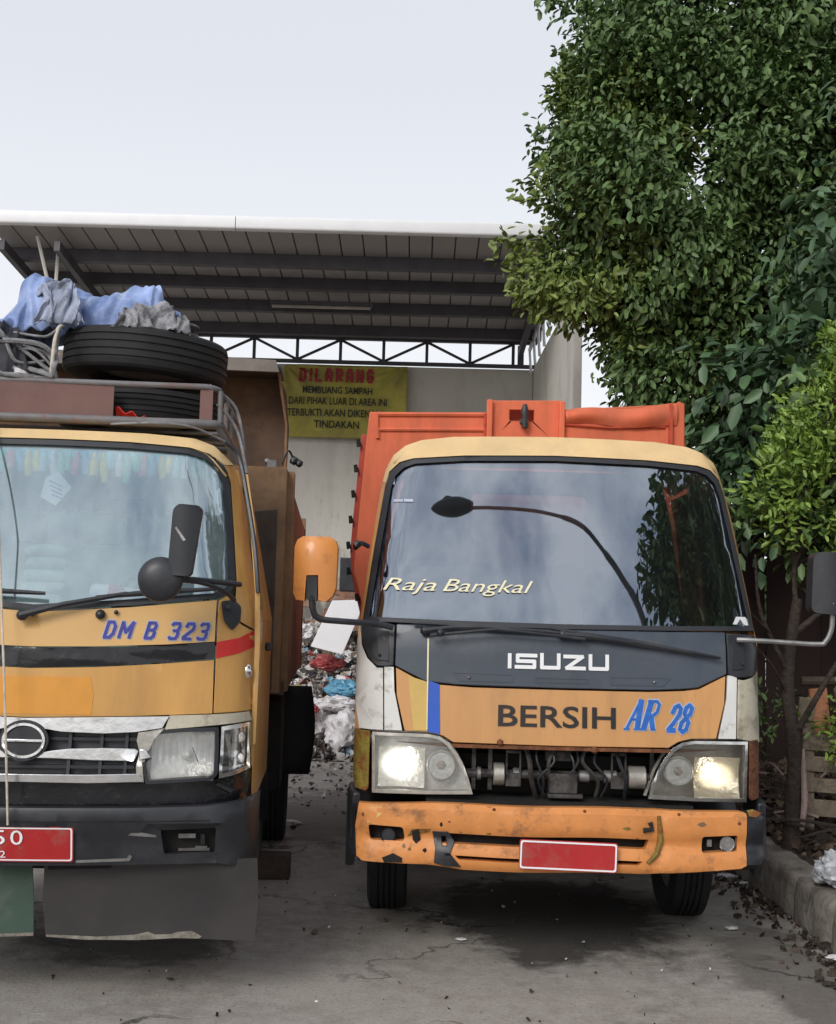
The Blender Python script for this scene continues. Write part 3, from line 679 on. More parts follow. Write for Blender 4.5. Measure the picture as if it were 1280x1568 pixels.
mb = MB(); mb.grid(roof, 24, 12); rf = mb.out('roof', 'roofcream', T, ang=60); sm = rf.modifiers.new('s', 'SOLIDIFY'); sm.thickness = .02
mb = MB(); mb.panel(wso, [wsg], K.f(.006), .03, .08); mb.out('windscreen_seal', 'seal', T, bev=.005)
mb = MB(); mb.panel(wsg, [], K.f(-.008), .004, .045); ws = mb.out('windscreen', 'wglass', T, ang=60)
for (x, z, w, h) in ((-.80, 2.18, .012, .035), (-.79, 2.09, .045, .012), (-.74, 2.09, .045, .014)):
    mb = MB(); mb.panel([(x, z), (x + w, z), (x + w, z + h), (x, z + h)], [], K.f(-.004), .001, 0); mb.out('sticker', 'lpale', ws, smooth=False)
mb = MB(); mb.panel([(.80, 1.54), (.885, 1.536), (.885, 1.56), (.87, 1.575), (.82, 1.575)], [], K.f(-.004), .001, 0); mb.out('sticker', 'lwhite', ws, smooth=False)
# nose: slate band, side corners, lower panel
blue = sym([(0, 1.494), (.5, 1.497), (.755, 1.502), (.757, 1.312), (.622, 1.248), (.55, 1.24), (.40, 1.232), (0, 1.231)])
mb = MB(); mb.panel(blue, [], K.f(.004), .03); bl = mb.out('nose_band', 'bluegrey', T, bev=.004)
for s in (-1, 1):                                    # recessed grab handles in the band
    q = [(s * .22, 1.252), (s * .46, 1.252), (s * .50, 1.292), (s * .22, 1.290)]
    mb = MB(); mb.panel(q, [[(s * .228, 1.257), (s * .455, 1.257), (s * .487, 1.287), (s * .228, 1.285)]], K.f(.008), .006, 0); mb.out('handle_rim', 'bluegrey', bl)
    mb = MB(); mb.sphere((s * .42, K.y(.42, 1.27) - .012, 1.27), .008, 1); mb.out('screw', 'steel', bl)
mb = MB(); mb.panel([(-.5, 1.238), (-.1, 1.236), (-.1, 1.243), (-.5, 1.246)], [], K.f(.012), .01, 0); mb.out('lower_ridge', 'bluegrey', bl)
mb = MB(); mb.panel([(-.12, 1.254), (.12, 1.254), (.12, 1.278), (-.12, 1.278)], [[(-.114, 1.258), (.114, 1.258), (.114, 1.274), (-.114, 1.274)]], K.f(.008), .006, 0); mb.out('badge_rim', 'bluegrey', bl)
low = sym([(0, 1.223), (.40, 1.224), (.56, 1.232), (.628, 1.241), (.752, 1.303), (.745, 1.18), (.705, 1.022), (.59, 1.020), (.53, 1.005), (.485, .978), (0, .975)])
mb = MB(); mb.panel(low, [], K.f(.0), .03); lo = mb.out('nose_panel', 'orange', T, bev=.005)
mb = MB(); mb.panel([(-.607, 1.252), (-.552, 1.234), (-.545, 1.012), (-.60, 1.022)], [], K.f(.004), .003); mb.out('blue_tape', 'stripe', lo)
mb = MB(); mb.panel([(-.695, 1.268), (-.609, 1.244), (-.602, 1.026), (-.665, 1.026)], [], K.f(.0035), .003); mb.out('yellow_tape', 'yelpatch', lo)
mb = MB(); mb.panel([(-.612, 1.44), (-.604, 1.44), (-.602, 1.03), (-.607, 1.03)], [], K.f(.009), .003); mb.out('thin_tape', 'lcream', T)
mb = MB(); mb.panel([(-.74, .971), (.74, .971), (.5, .955), (-.5, .955)], [], K.f(-.006), .02); mb.out('panel_lip', 'rust', T)
mb = MB(); mb.sphere((-.005 - .27, K.y(.2, .985) - .004, .985), .016, 1); mb.sphere((.15, K.y(.2, .965) + .0, .962), .018, 1); mb.out('panel_catch', 'rust', T)
for s in (-1, 1):
    edge = [(.757, 1.306), (.75, 1.2), (.727, 1.1), (.71, 1.022)]
    mb = MB(); mb.panel([(s * a, b) for a, b in [(.762, 1.306), (.756, 1.2), (.733, 1.1), (.715, 1.022), (.797, 1.022), (.806, 1.306)]], [], K.f(.002), .025); mb.out('corner_panel', 'white', T, bev=.004)
    mb = MB(); mb.panel([(s * a, b) for a, b in ([(.811, 1.30), (.802, 1.022), (.915, 1.022), (.94, 1.15), (.94, 1.49), (.925, 1.49), (.915, 1.40), (.885, 1.34), (.84, 1.30)] if s < 0 else [(.811, 1.29), (.802, 1.022), (.93, 1.0), (.94, 1.15), (.94, 1.32), (.88, 1.295), (.84, 1.285)])], [], K.f(.002), .025)
    mb.out('side_panel', 'white' if s < 0 else 'cream', T, bev=.004)
    vent = [(.760, 1.498), (.762, 1.312), (.80, 1.306), (.84, 1.307), (.883, 1.348), (.911, 1.41), (.918, 1.494)] if s < 0 else [(.760, 1.498), (.762, 1.312), (.81, 1.296), (.88, 1.30), (.94, 1.328), (.94, 1.49)]
    mb = MB(); mb.panel([(s * a, b) for a, b in vent], [], K.f(.008), .03); ve = mb.out('corner_vent', 'black', T, bev=.005)
    mb = MB(); mb.panel([(s * a, b) for a, b in [(.785, 1.33), (.835, 1.335), (.845, 1.47), (.79, 1.47)]], [], K.f(.014), .01, 0); mb.sphere((s * .83, K.y(.83, 1.36) - .02, 1.36), .009, 1); mb.out('vent_cover', 'seal', ve, bev=.004)
    # scuffed lower corner
    cpts = [(.862, 1.015), (.862, .76), (.875, .745), (.925, .75), (.94, .8), (.94, 1.015)]
    mb = MB(); mb.panel([(s * a, b) for a, b in cpts], [], K.f(.004), .03, .03); mb.out('lower_corner', 'olive' if s < 0 else 'rust', T, bev=.004)
# headlamps
def lamp1(s):
    hl = [(.852, 1.012), (.60, 1.012), (.545, 1.003), (.50, .975), (.465, .93), (.435, .878), (.412, .82), (.392, .752), (.60, .745), (.845, .742)]
    hi = [(.838, .998), (.60, .998), (.552, .99), (.512, .963), (.478, .92), (.449, .87), (.427, .82), (.409, .766), (.60, .760), (.83, .757)]
    P = lambda L: [(s * a, b) for a, b in L]
    mb = MB(); mb.panel(P(hl), [], K.f(-.09), .02); root = mb.out('headlamp', 'lensgrey' if s > 0 else 'lensin', T)
    mb = MB(); mb.panel(P(hl), [P(hi)], K.f(.012), .05, .08); mb.out('lamp_trim', 'chrome' if s > 0 else 'lensgrey', root, bev=.004)
    mb = MB(); mb.panel(P(hi), [], K.f(.006), .004); mb.out('lamp_lens', 'lens', root, ang=60)
    def bowl(u, v):
        a = -1 + 2 * u; b = -1 + 2 * v; r2 = min(1.0, (a * a + b * b) / 1.6)
        return Vector((s * (.715 + .105 * a), K.y(.715 + .105 * a, .868) + .022 + .055 * (1 - r2), .868 + .09 * b - (.01 if s < 0 else .022)))
    mb = MB(); mb.grid(bowl, 12, 12); mb.out('lit_reflector', 'lit' if s < 0 else 'litw', root, ang=180)
    mb = MB(); mb.sphere((s * .715, K.y(.715, .86) + .05, .86), .018, 2); mb.out('bulb', 'bulb', root)
    yc = K.y(.53, .87) + .02
    mb = MB(); mb.lathe([(yc, .068), (yc - .008, .062), (yc + .0, .056), (yc + .03, .05), (yc + .04, .001)], (s * .535, 0, .872), 'Y', 24); mb.out('projector_ring', 'lensin', root)
    mb = MB(); mb.sphere((s * .535, yc + .02, .872), (.038, .025, .038), 2); mb.out('projector_glass', 'amber', root)
for s in (-1, 1): lamp1(s)
# machinery seen through the missing grille
mb = MB(); mb.panel([(-.5, .68), (.5, .68), (.5, .98), (-.5, .98)], [], lambda x, z, d: Vector((x, .42 + d, z)), .02, 0); mb.out('radiator', 'under', T)
mb = MB(); mb.tube([(-.42, .20, .83), (.42, .20, .83)], .022, 10); cb = mb.out('cross_tube', 'darksteel', T)
for x, r, w in ((-.27, .052, .05), (.36, .052, .08), (-.19, .03, .03), (.24, .03, .06), (.12, .028, .05), (-.36, .03, .02)):
    mb = MB(); mb.tube([(x - w / 2, .2, .83), (x + w / 2, .2, .83)], r, 16); mb.out('tube_collar', 'lensgrey' if r > .05 else 'steel', cb, bev=.004)
for (x, z, w, h) in ((-.205, .86, .07, .16), (.275, .86, .07, .16)):
    mb = MB(); mb.panel([(x - w / 2, z - h / 2), (x + w / 2, z - h / 2), (x + w / 2, z + h / 2), (x - w / 2, z + h / 2)], [[(x - w / 2 + .008, z - .02), (x + w / 2 - .008, z - .02), (x + w / 2 - .008, z + h / 2 - .012), (x - w / 2 + .008, z + h / 2 - .012)]], lambda a, b, d: Vector((a, .17 + d, b)), .012, 0); mb.out('bracket', 'darksteel', T)
rr = random.Random(5)
for i in range(9):
    x = -.16 + .05 * i + rr.uniform(-.02, .02); mb = MB()
    mb.tube(spline([(x, .17, .965), (x + rr.uniform(-.04, .04), .14, .90), (x + rr.uniform(-.05, .05), .15, .82), (x + rr.uniform(-.06, .06), .19, .74)], 4), rr.choice([.006, .009, .012]), 6)
    mb.out('hose', 'black' if i % 3 else 'darksteel', T)
mb = MB(); mb.box((.02, .18, .80), (.13, .08, .09)); mb.box((.03, .16, .745), (.16, .06, .02)); mb.box((0, .2, .92), (.12, .03, .05)); mb.out('hydraulic_block', 'darksteel', T, bev=.005)
for x in (-.385, -.31, .43):
    mb = MB(); mb.box((x, .2, .86), (.018, .02, .2)); mb.out('bracket', 'darksteel', T)
mb = MB(); mb.box((0, .25, .70), (1.2, .3, .04)); mb.out('cross_beam', 'under', T)
# bumper
def fb(off=0):
    def fn(x, z, d):
        a = abs(x); y = .05 * (x / .93) ** 2 + .022 * math.exp(-((z - .56) / .035) ** 2) + .9 * max(0, z - .685) + .7 * max(0, .455 - z)
        if a > .83: y += .11 - math.sqrt(max(0, .11 ** 2 - min(.11, a - .83) ** 2))
        dent = .012 * math.exp(-((x + .58) / .05) ** 2) + .014 * math.exp(-((x - .42) / .04) ** 2)
        return Vector((x, y - off + d + dent, z + .003 * math.sin(x * 9)))
    return fn
B = fb()
outer = [(-.90, .705), (-.45, .712), (.45, .712), (.80, .706), (.825, .70), (.825, .475), (.80, .462), (.45, .440), (.40, .434), (-.43, .428), (-.48, .434), (-.60, .446), (-.88, .458), (-.905, .475), (-.915, .60)]
holes = [fillet([(-.855, .618), (-.70, .608), (-.69, .545), (-.845, .548)], .015), fillet([(-.545, .585), (.39, .583), (.375, .54), (-.53, .54)], .01),
         fillet([(.625, .602), (.785, .606), (.785, .535), (.625, .53)], .012), fillet([(-.47, .492), (.36, .49), (.34, .472), (-.45, .474)], .006)]
mb = MB(); mb.panel(outer, holes, B, .05, .028); bp = mb.out('bumper', 'bumpor', T, bev=.008)
mb = MB(); mb.panel([(.828, .702), (.88, .70), (.935, .67), (.935, .52), (.90, .475), (.828, .478)], [], fb(.002), .09, .02); mb.out('bumper_end', 'black', bp, bev=.006)
mb = MB(); mb.panel([(-.92, .70), (-.938, .68), (-.938, .50), (-.918, .47), (-.908, .48), (-.918, .6)], [], fb(-.01), .09, .02); mb.out('bumper_end', 'black', bp, bev=.006)
mb = MB(); mb.panel([(.83, .712), (.86, .716), (.90, .70), (.87, .685), (.835, .69)], [], fb(.006), .01, 0); mb.out('yellow_scrape', 'olive', bp)
for (x, z0, z1) in ((-.445, .59, .71), (-.315, .59, .708), (.335, .585, .71)):
    mb = MB(); mb.panel([(x - .004, z0), (x + .004, z0), (x + .004, z1), (x - .004, z1)], [], fb(.0018), .006, 0); mb.out('seam', 'rust' if x < -.4 else 'under', bp)
mb = MB(); mb.panel([(-.33, .59), (-.318, .59), (-.318, .708), (-.33, .708)], [], fb(.0025), .003, 0); mb.out('yellow_mark', 'olive', bp)
mb = MB(); mb.panel([(-.57, .59), (-.50, .592), (-.47, .55), (-.49, .50), (-.44, .443), (-.50, .443), (-.56, .456), (-.555, .52)], [[(-.53, .57), (-.51, .572), (-.505, .53), (-.525, .53)]], fb(.010), .012, .03); mb.out('torn_trim', 'black', bp, bev=.004)
mb = MB(); mb.tube([B(*p, 0) + Vector((0, -.008, 0)) for p in [(.43, .69), (.435, .63), (.44, .58), (.42, .52), (.38, .485)]], [.008, .012, .014, .012, .008], 8); mb.out('torn_trim', 'olive', bp)
mb = MB(); mb.tube([B(*p, 0) + Vector((0, -.004, 0)) for p in [(.39, .66), (.40, .63), (.36, .625)]], .012, 8); mb.out('torn_trim', 'black', bp)
mb = MB(); mb.panel([(-.86, .62), (-.85, .69), (-.79, .695), (-.80, .66)], [], fb(.0018), .003, 0); mb.out('yellow_mark', 'yelpatch', bp)
mb = MB(); mb.panel([(-.68, .565), (-.58, .585), (-.575, .60), (-.66, .60)], [], fb(.0018), .003, 0); mb.out('yellow_mark', 'olive', bp)
mb = MB(); mb.panel([(-.66, .59), (-.63, .60), (-.62, .55), (-.64, .535), (-.655, .55)], [], fb(.003), .004, 0); mb.out('dent_mark', 'under', bp)
mb = MB(); mb.panel([(-.79, .475), (-.74, .495), (-.70, .475), (-.70, .455), (-.78, .455)], [], fb(.003), .004, 0); mb.out('dent_mark', 'under', bp)
mb = MB(); mb.panel([(-.9, .44), (.9, .44), (.9, .70), (-.9, .70)], [], fb(-.07), .02, .1); mb.out('bumper_backing', 'under', bp)
for s in (-1, 1):
    mb = MB(); mb.lathe([(.03, .03), (.02, .034), (.045, .02), (.05, .001)], (s * .74 if s > 0 else -.765, .03, .567), 'Y', 16); fg = mb.out('fog_lamp', 'chrome' if s > 0 else 'black', bp)
    if s > 0:
        mb = MB(); mb.box((.665, .075, .567), (.02, .02, .03)); mb.box((.788, .085, .57), (.012, .02, .04)); mb.out('fog_lamp_clip', 'steel', fg)
rw = random.Random(31)
for i in range(16):
    x = rw.choice([-1, 1]) * rw.uniform(.25, .79); z = rw.uniform(.43, .70); w_ = rw.uniform(.01, .045); h__ = rw.uniform(.003, .012)
    if not (.53 < z < .62 or .46 < z < .50): 
        mb = MB(); mb.panel([(x, z), (x + w_ * .5, z - h__), (x + w_, z - h__ * .2), (x + w_ * .7, z + h__), (x + w_ * .2, z + h__ * .6)], [], fb(.0012), .0015, 0); mb.out('paint_chip', ['rust', 'under', 'bedbrown', 'olive'][i % 4], bp, smooth=False)
for x in (-.88, -.30, .10, .52, .79):
    mb = MB(); mb.sphere(fb(.002)(x if abs(x) < .89 else x * .985, .698 if abs(x) < .6 else .66, 0), .008, 1); mb.out('bolt', 'rust', bp)
# number plate, red
mb = MB(); mb.panel(fillet([(-.19, .452), (.24, .444), (.243, .572), (-.187, .58)], .012), [], lambda x, z, d: Vector((x, -.030 + d, z)), .006, 0); np_ = mb.out('number_plate', 'platered', T)
mb = MB(); mb.panel(fillet([(-.186, .456), (.236, .448), (.239, .568), (-.183, .576)], .012), [fillet([(-.179, .463), (.229, .455), (.232, .561), (-.176, .569)], .010)], lambda x, z, d: Vector((x, -.0325 + d, z)), .003, 0); mb.out('plate_border', 'lwhite', np_)
# lettering on the nose
lg = K.f(.004)
def iz(L, x, w=.072, h=.068, z=1.315, sl=.0):
    t = .016
    d = {'I': [[(.5 * .016, 0), (.5 * .016, h)]],
         'S': [[(w, h - t / 2), (t / 2, h - t / 2), (t / 2, h / 2), (w - t / 2, h / 2), (w - t / 2, t / 2), (0, t / 2)]],
         'U': [[(t / 2, h), (t / 2, t / 2), (w - t / 2, t / 2), (w - t / 2, h)]],
         'Z': [[(0, h - t / 2), (w - t * .6, h - t / 2), (t * .6, t / 2), (w, t / 2)]]}[L]
    return [[(x + p[0], z + p[1]) for p in l_] for l_ in d]
xx = -.245; cells = []
for L, w in (('I', .018), ('S', .092), ('U', .092), ('Z', .092), ('U', .092)):
    cells.append((L, xx, w)); xx += w + .018
for L, x, w in cells: ribbon(iz(L, x, w), .0165, lg, 'lwhite', 'emblem_letter', bl, d0=-.003, t=.004)
text('BERSIH', .53, .096, -.285, 1.056, K.f(0), 'lblack', parent=lo, d0=-.003, bold=.012)
def serif(body, x, z, w, h):
    sk = .30
    P = lambda a, b: (x + a * w + sk * b * h, z + b * h)
    L = []; W = []
    if body == 'A':
        L = [[P(.05, 0), P(.50, 1)], [P(.50, 1), P(.78, 0)], [P(.22, .34), P(.68, .34)], [P(-.12, .02), P(.25, .02)], [P(.55, .02), P(1.0, .02)]]; W = [.012, .024, .010, .009, .009]
    if body == 'R':
        L = [[P(.22, 0), P(.22, 1)], [P(.05, .98), P(.6, .98), P(.80, .88), P(.80, .62), P(.6, .5), P(.25, .5)], [P(.45, .5), P(.85, 0)], [P(.0, .02), P(.42, .02)], [P(.7, .02), P(1.02, .02)]]; W = [.024, .013, .022, .009, .009]
    if body == '2':
        L = [[P(.08, .72), P(.2, .93), P(.5, 1), P(.8, .88), P(.82, .66), P(.5, .35), P(.1, .08)], [P(.0, .06), P(.85, .06)]]; W = [.017, .022]
    if body == '8':
        L = [[P(.5, 1), P(.22, .9), P(.2, .68), P(.5, .54), P(.84, .36), P(.82, .1), P(.5, 0), P(.16, .1), P(.14, .34), P(.5, .54), P(.8, .68), P(.8, .9), P(.5, 1)]]; W = [.017]
    return L, W
for ch, x, z, w, h in (('A', .288, 1.056, .068, .135), ('R', .355, 1.056, .068, .13), ('2', .475, 1.050, .045, .118), ('8', .525, 1.050, .045, .12)):
    L, W = serif(ch, x, z, w, h)
    ribbon(L, 0, K.f(0), 'lpale', 'letter_outline', lo, d0=-.0015, t=.001, ws=[q + .010 for q in W])
    ribbon(L, 0, K.f(0), 'lblue', 'letter', lo, d0=-.0045, t=.0015, ws=W)
for body, w, x in (('Raja', .25, -.825), ('Bangkal', .42, -.545)):
    text(body, w, .076, x, 1.640, K.f(-.004), 'lcream', 'sticker_letters', ws, shear=.35, bold=.0, t=.0006)
# wipers
def wiper(root, K, piv, tip, blade):
    o = .035
    P = lambda q, e=0: Vector((q[0], K.y(q[0], q[1]) - o - e, q[1]))
    mb = MB(); mb.sphere(P(piv), .022, 2); mb.tube([P(piv), P(piv) + Vector((0, .05, 0))], .014); wp = mb.out('wiper_pivot', 'black', root)
    mb = MB(); mb.tube([P(piv, .01), P(((piv[0] * .6 + tip[0] * .4), (piv[1] * .6 + tip[1] * .4) + .008), .012), P(tip)], [.015, .012, .010], 6); mb.out('wiper_arm', 'black', wp)
    a, b = blade; mb = MB(); mb.tube([P(a), P(((a[0] + b[0]) / 2, (a[1] + b[1]) / 2 + .004)), P(b)], [.008, .015, .008], 6); mb.out('wiper_blade', 'black', wp)
wiper(T, K, (-.625, 1.475), (-.30, 1.50), ((-.68, 1.508), (.02, 1.478)))
wiper(T, K, (.0, 1.474), (.40, 1.43), ((-.06, 1.50), (.72, 1.385)))
mb = MB(); mb.tube([(-.60, .07, 1.455), (-.3, .06, 1.49), (0, .06, 1.465), (.1, .06, 1.455)], .008, 6); mb.out('wiper_link', 'black', T)
mb = MB(); mb.sphere((-.555, .06, 1.468), .018, 2); mb.out('washer_nozzle', 'black', T)
# cab sides
def cab_side(s, T, K, y1, zlo, paint, belt=1.45, ztop=2.25, name='door', deep=.0):
    yf = K.y(K.w0 * .97, 1.2) + .08
    mb = MB(); mb.panel([(yf, zlo), (y1, zlo + (.0)), (y1, belt), (yf, belt)], [], K.side(s, 0), .03, .3); d = mb.out(name, paint, T, bev=.004)
    fr = [(yf, belt), (y1, belt), (y1, ztop), (yf + .42, ztop)]
    hi = [(yf + .09, belt + .05), (y1 - .45, belt + .05), (y1 - .45, ztop - .07), (yf + .46, ztop - .07)]
    mb = MB(); mb.panel(fr, [hi], K.side(s, 0), .03, .2); mb.out('door_frame', paint, d)
    mb = MB(); mb.panel(hi, [], K.side(s, -.012), .004, .2); mb.out('door_window', 'clearg' if K.w0 < .9 else 'sglass', d)
    mb = MB(); mb.box((s * (K.w0 + .015), y1 - .55, belt - .12), (.02, .16, .04)); mb.out('door_handle', 'black', d, bev=.006)
    return d
for s in (-1, 1): cab_side(s, T, K, 1.68, .78, 'orange')
mb = MB(); mb.panel([(-.9, .9), (.9, .9), (.9, 1.5), (.80, 2.15), (.74, 2.40), (-.74, 2.40), (-.80, 2.15), (-.9, 1.5)], [fillet([(-.36, 1.81), (.31, 1.81), (.31, 2.26), (-.36, 2.26)], .03)], lambda x, z, d: Vector((x, 1.65 + d, z)), .03, .3); bw = mb.out('cab_back', 'seat', T)
mb = MB(); mb.panel(fillet([(-.36, 1.81), (.31, 1.81), (.31, 2.26), (-.36, 2.26)], .03), [], lambda x, z, d: Vector((x, 1.66 + d, z)), .004, 0); mb.out('rear_window', 'lens', bw)
mb = MB(); mb.box((0, .95, .88), (1.74, 1.3, .06)); mb.out('cab_floor', 'under', T)
mb = MB(); mb.box((0, .42, 1.40), (1.68, .42, .16)); mb.out('dashboard', 'black', T, bev=.04)
for x in (-.48, .02, .5): seat(T, x, 1.15, 1.2)
steering(T, .45, .72, 1.52)
for s in (-1, 1):                                    # front wheel arches and steps
    mb = MB(); mb.grid(lambda u, v, s=s: Vector((s * (.95 - .32 * v), 1.18 - .56 * math.cos(PI * (.02 + .96 * u)) * (1), .42 + .40 * math.sin(PI * (.02 + .96 * u)))), 14, 3)
    a_ = mb.out('wheel_arch', 'black', T, ang=60); sm = a_.modifiers.new('s', 'SOLIDIFY'); sm.thickness = .03
    mb = MB(); mb.panel([(.12, .74), (.50, .74), (.46, .40), (.30, .38), (.16, .48)], [], lambda y, z, d, s=s: Vector((s * (.965 - d - .25 * max(0, .3 - y) ** 1.2), y, z)), .04, .1); mb.out('step_guard', 'black', T, bev=.01)
wheel_set(T, -.78, 1.22, .385, .205, -1); wheel_set(T, .78, 1.22, .385, .205, 1)
wheel_set(T, -.85, 3.9, .385, .21, -1, True); wheel_set(T, .85, 3.9, .385, .21, 1, True)
mb = MB(); mb.tube([(-.72, 1.22, .36), (.72, 1.22, .36)], .05, 10); mb.box((0, 1.22, .34), (1.1, .1, .12)); mb.out('front_axle', 'under', T)
mb = MB(); mb.tube([(-.8, 3.9, .38), (.8, 3.9, .38)], .07, 10); mb.sphere((0, 3.9, .38), .17, 2); mb.out('rear_axle', 'under', T)
mb = MB(); mb.box((0, 1.3, .62), (.6, 1.0, .45)); mb.out('engine', 'under', T, bev=.05)
chassis(T, .3, 5.3, .9)
# mirrors
mirp = fillet([(-1.225, 1.60), (-1.03, 1.625), (-1.03, 1.885), (-1.225, 1.885)], .055, 6)
mirp = fillet([(-1.225, 1.69, .02), (-1.168, 1.69, .01), (-1.168, 1.70, .005), (-1.11, 1.70, .005), (-1.11, 1.60, .02), (-1.05, 1.595, .03), (-1.03, 1.64, .03), (-1.03, 1.885, .06), (-1.225, 1.885, .05)], .02, 5)
mirp = [(-1.225, 1.63), (-1.21, 1.60), (-1.17, 1.595), (-1.165, 1.71), (-1.112, 1.712), (-1.108, 1.60), (-1.075, 1.592), (-1.045, 1.62), (-1.032, 1.66), (-1.03, 1.84), (-1.04, 1.872), (-1.065, 1.888), (-1.19, 1.888), (-1.215, 1.872), (-1.226, 1.84)]
def mfn(x, z, d):
    cx = (x + 1.128) / .1; cz = (z - 1.74) / .15
    return Vector((x, .03 + d + .035 * (cx * cx) + .03 * max(0, cz) ** 3 - (0 if d else 0), z))
mb = MB(); mb.panel(mirp, [], mfn, .09, .025); mo = mb.out('mirror', 'mirshell', T, bev=.022, ang=60, seg=4)
mb = MB(); mb.panel(fillet([(-1.163, 1.600), (-1.114, 1.595), (-1.114, 1.707), (-1.163, 1.707)], .01), [], mfn, .06, 0); mb.out('mirror_bracket', 'black', mo, bev=.005)
mb = MB(); mb.panel(fillet([(-1.20, 1.62), (-1.06, 1.62), (-1.06, 1.86), (-1.20, 1.86)], .02), [], lambda x, z, d: Vector((x, .165 + d, z)), .004, 0); mb.out('mirror_glass', 'mirror', mo)
mb = MB(); mb.tube(spline([(-1.138, .05, 1.63), (-1.13, .02, 1.56), (-1.10, .02, 1.518), (-1.0, .03, 1.508), (-.85, .08, 1.50), (-.77, .10, 1.485)], 5), .014, 8); mb.out('mirror_arm', 'black', T)
mb = MB(); mb.tube(spline([(-.96, .25, 1.85), (-.93, .2, 1.87), (-.90, .26, 1.86)], 3), .012, 6); mb.sphere((-.95, .22, 1.865), .022, 1); mb.out('mirror_stay', 'black', T)
mb = MB(); mb.tube(spline([(.80, .13, 1.47), (.92, .10, 1.468), (1.14, .06, 1.46), (1.18, .05, 1.475), (1.205, .05, 1.53), (1.21, .05, 1.60), (1.21, .05, 1.66)], 5), .0115, 8); mb.out('mirror_arm', 'steel', T)
mb = MB(); mb.panel(fillet([(1.115, 1.60), (1.33, 1.59), (1.33, 1.875), (1.125, 1.875)], .035, 4), [], lambda x, z, d: Vector((x, .02 + d + .03 * ((x - 1.22) / .1) ** 2, z)), .09, .04)
mo = mb.out('mirror', 'black', T, bev=.03, seg=4, ang=60)
mb = MB(); mb.sphere((1.205, .035, 1.645), .014, 2); mb.out('mirror_bolt', 'chrome', mo)
mb = MB(); mb.panel(fillet([(1.14, 1.62), (1.31, 1.62), (1.31, 1.85), (1.14, 1.85)], .02), [], lambda x, z, d: Vector((x, .14 + d, z)), .004, 0); mb.out('mirror_glass', 'mirror', mo)
# tipper body
def hbx(z): return min(1.055, 1.0 + max(0, 2.75 - z) * .07) - .07 * min(1, max(0, 1.8 - z) / .2)                 # body is wider at the foot
hb = [(-1.0, 1.0), (-1.0, 1.62), (-1.055, 1.80), (-1.0, 2.6), (-.985, 2.785), (-.245, 2.80), (-.245, 2.875), (.20, 2.887), (.205, 2.83), (.90, 2.882), (.925, 2.90), (.96, 2.885), (.962, 2.6), (1.02, 1.78), (1.02, 1.0)]
mb = MB(); mb.panel(hb, [fillet([(-.12, 2.755), (.03, 2.755), (.03, 2.82), (-.12, 2.82)], .004)], lambda x, z, d: Vector((x, 2.0 + d, z)), .05, .3); hd = mb.out('headboard', 'bedor', T, bev=.006)
mb = MB(); mb.panel([(-.16, 2.72), (.07, 2.72), (.07, 2.86), (-.16, 2.86)], [], lambda x, z, d: Vector((x, 2.10 + d, z)), .02, 0); mb.out('recess_plate', 'bedred', hd)
def rib(name, pts, m, r=.012): b_ = MB(); b_.tube(pts, r, 6); return b_.out(name, m, hd)
rib('pressed_ridge', [(-.94, 1.995, 2.675), (-.26, 1.995, 2.69)], 'bedor'); rib('pressed_ridge', [(-.93, 1.995, 2.62), (-.93, 1.995, 2.77), (-.28, 1.995, 2.785)], 'bedor', .014)
rib('pressed_ridge', [(-.27, 1.99, 2.5), (-.27, 1.99, 2.79)], 'bedred', .01)
for x in (-.245, .20): 
    mb = MB(); mb.box((x, 1.985, 2.6), (.035, .05, .55)); mb.out('upright', 'bedor', hd, bev=.006)
mb = MB(); mb.grid(lambda u, v: Vector((.22 + .69 * u, 1.985 - .03 * math.sin(PI * v) * (1 + .3 * math.sin(u * 11)) + .012 * math.sin(u * 7), 2.735 + .09 * v + .05 * u * v + .012 * math.sin(u * 8))), 30, 8); mb.out('bent_rail', 'bedor', hd, ang=60)
rib('pressed_ridge', [(.21, 1.99, 2.735), (.5, 1.985, 2.722), (.84, 1.99, 2.735)], 'bedred', .007)
mb = MB(); mb.box((.87, 1.98, 2.70), (.02, .03, .35)); mb.out('upright', 'bedred', hd)
mb = MB(); mb.tube([(-.03, 1.955, 2.70), (-.03, 1.955, 2.78), (-.032, 1.955, 2.80), (-.03, 1.955, 2.85)], [.018, .022, .026, .012], 10); mb.box((-.035, 1.96, 2.74), (.05, .04, .03)); mb.out('lifting_hook', 'black', hd, bev=.004)
for s in (-1, 1):
    def sfn(y, z, d, s=s): return Vector((s * (hbx(z) - .045 - d + .0 * y) - .02, y, z))
    mb = MB(); mb.panel([(2.055, 1.0), (5.4, 1.0), (5.4, 2.6), (2.055, 2.60)], [], sfn, .04, .2); sd_ = mb.out('side_board', 'bedor', T)
    for i in range(8):
        yy = 2.12 + .46 * i; mb = MB(); mb.panel([(yy, 1.0), (yy + .07, 1.0), (yy + .07, 2.66), (yy, 2.66)], [], lambda y, z, d, s=s: Vector((s * (hbx(z) + .01 - d) - .02, y, z)), .055, .2); mb.out('side_rib', 'bedred' if s < 0 else 'bedor', sd_, bev=.005)  # left ribs take the darker red, the side's shade put into their colour
    if s < 0:
        for j in range(7):
            zz = 1.62 + .16 * j; mb = MB(); mb.tube([(-hbx(zz) - .035, 2.10, zz), (-hbx(zz) - .045, 2.10, zz + .045)], [.016, .011], 8); mb.out('hinge_knuckle', 'under', sd_)
mb = MB(); mb.box((-.02, 3.7, .97), (1.9, 3.4, .07)); mb.out('bed_floor', 'bedred', T)
mb = MB(); mb.panel([(-1.1, 1.0), (1.06, 1.0), (.95, 2.6), (-.99, 2.6)], [], lambda x, z, d: Vector((x, 5.36 + d, z)), .05, .5); mb.out('tailboard', 'bedor', T)
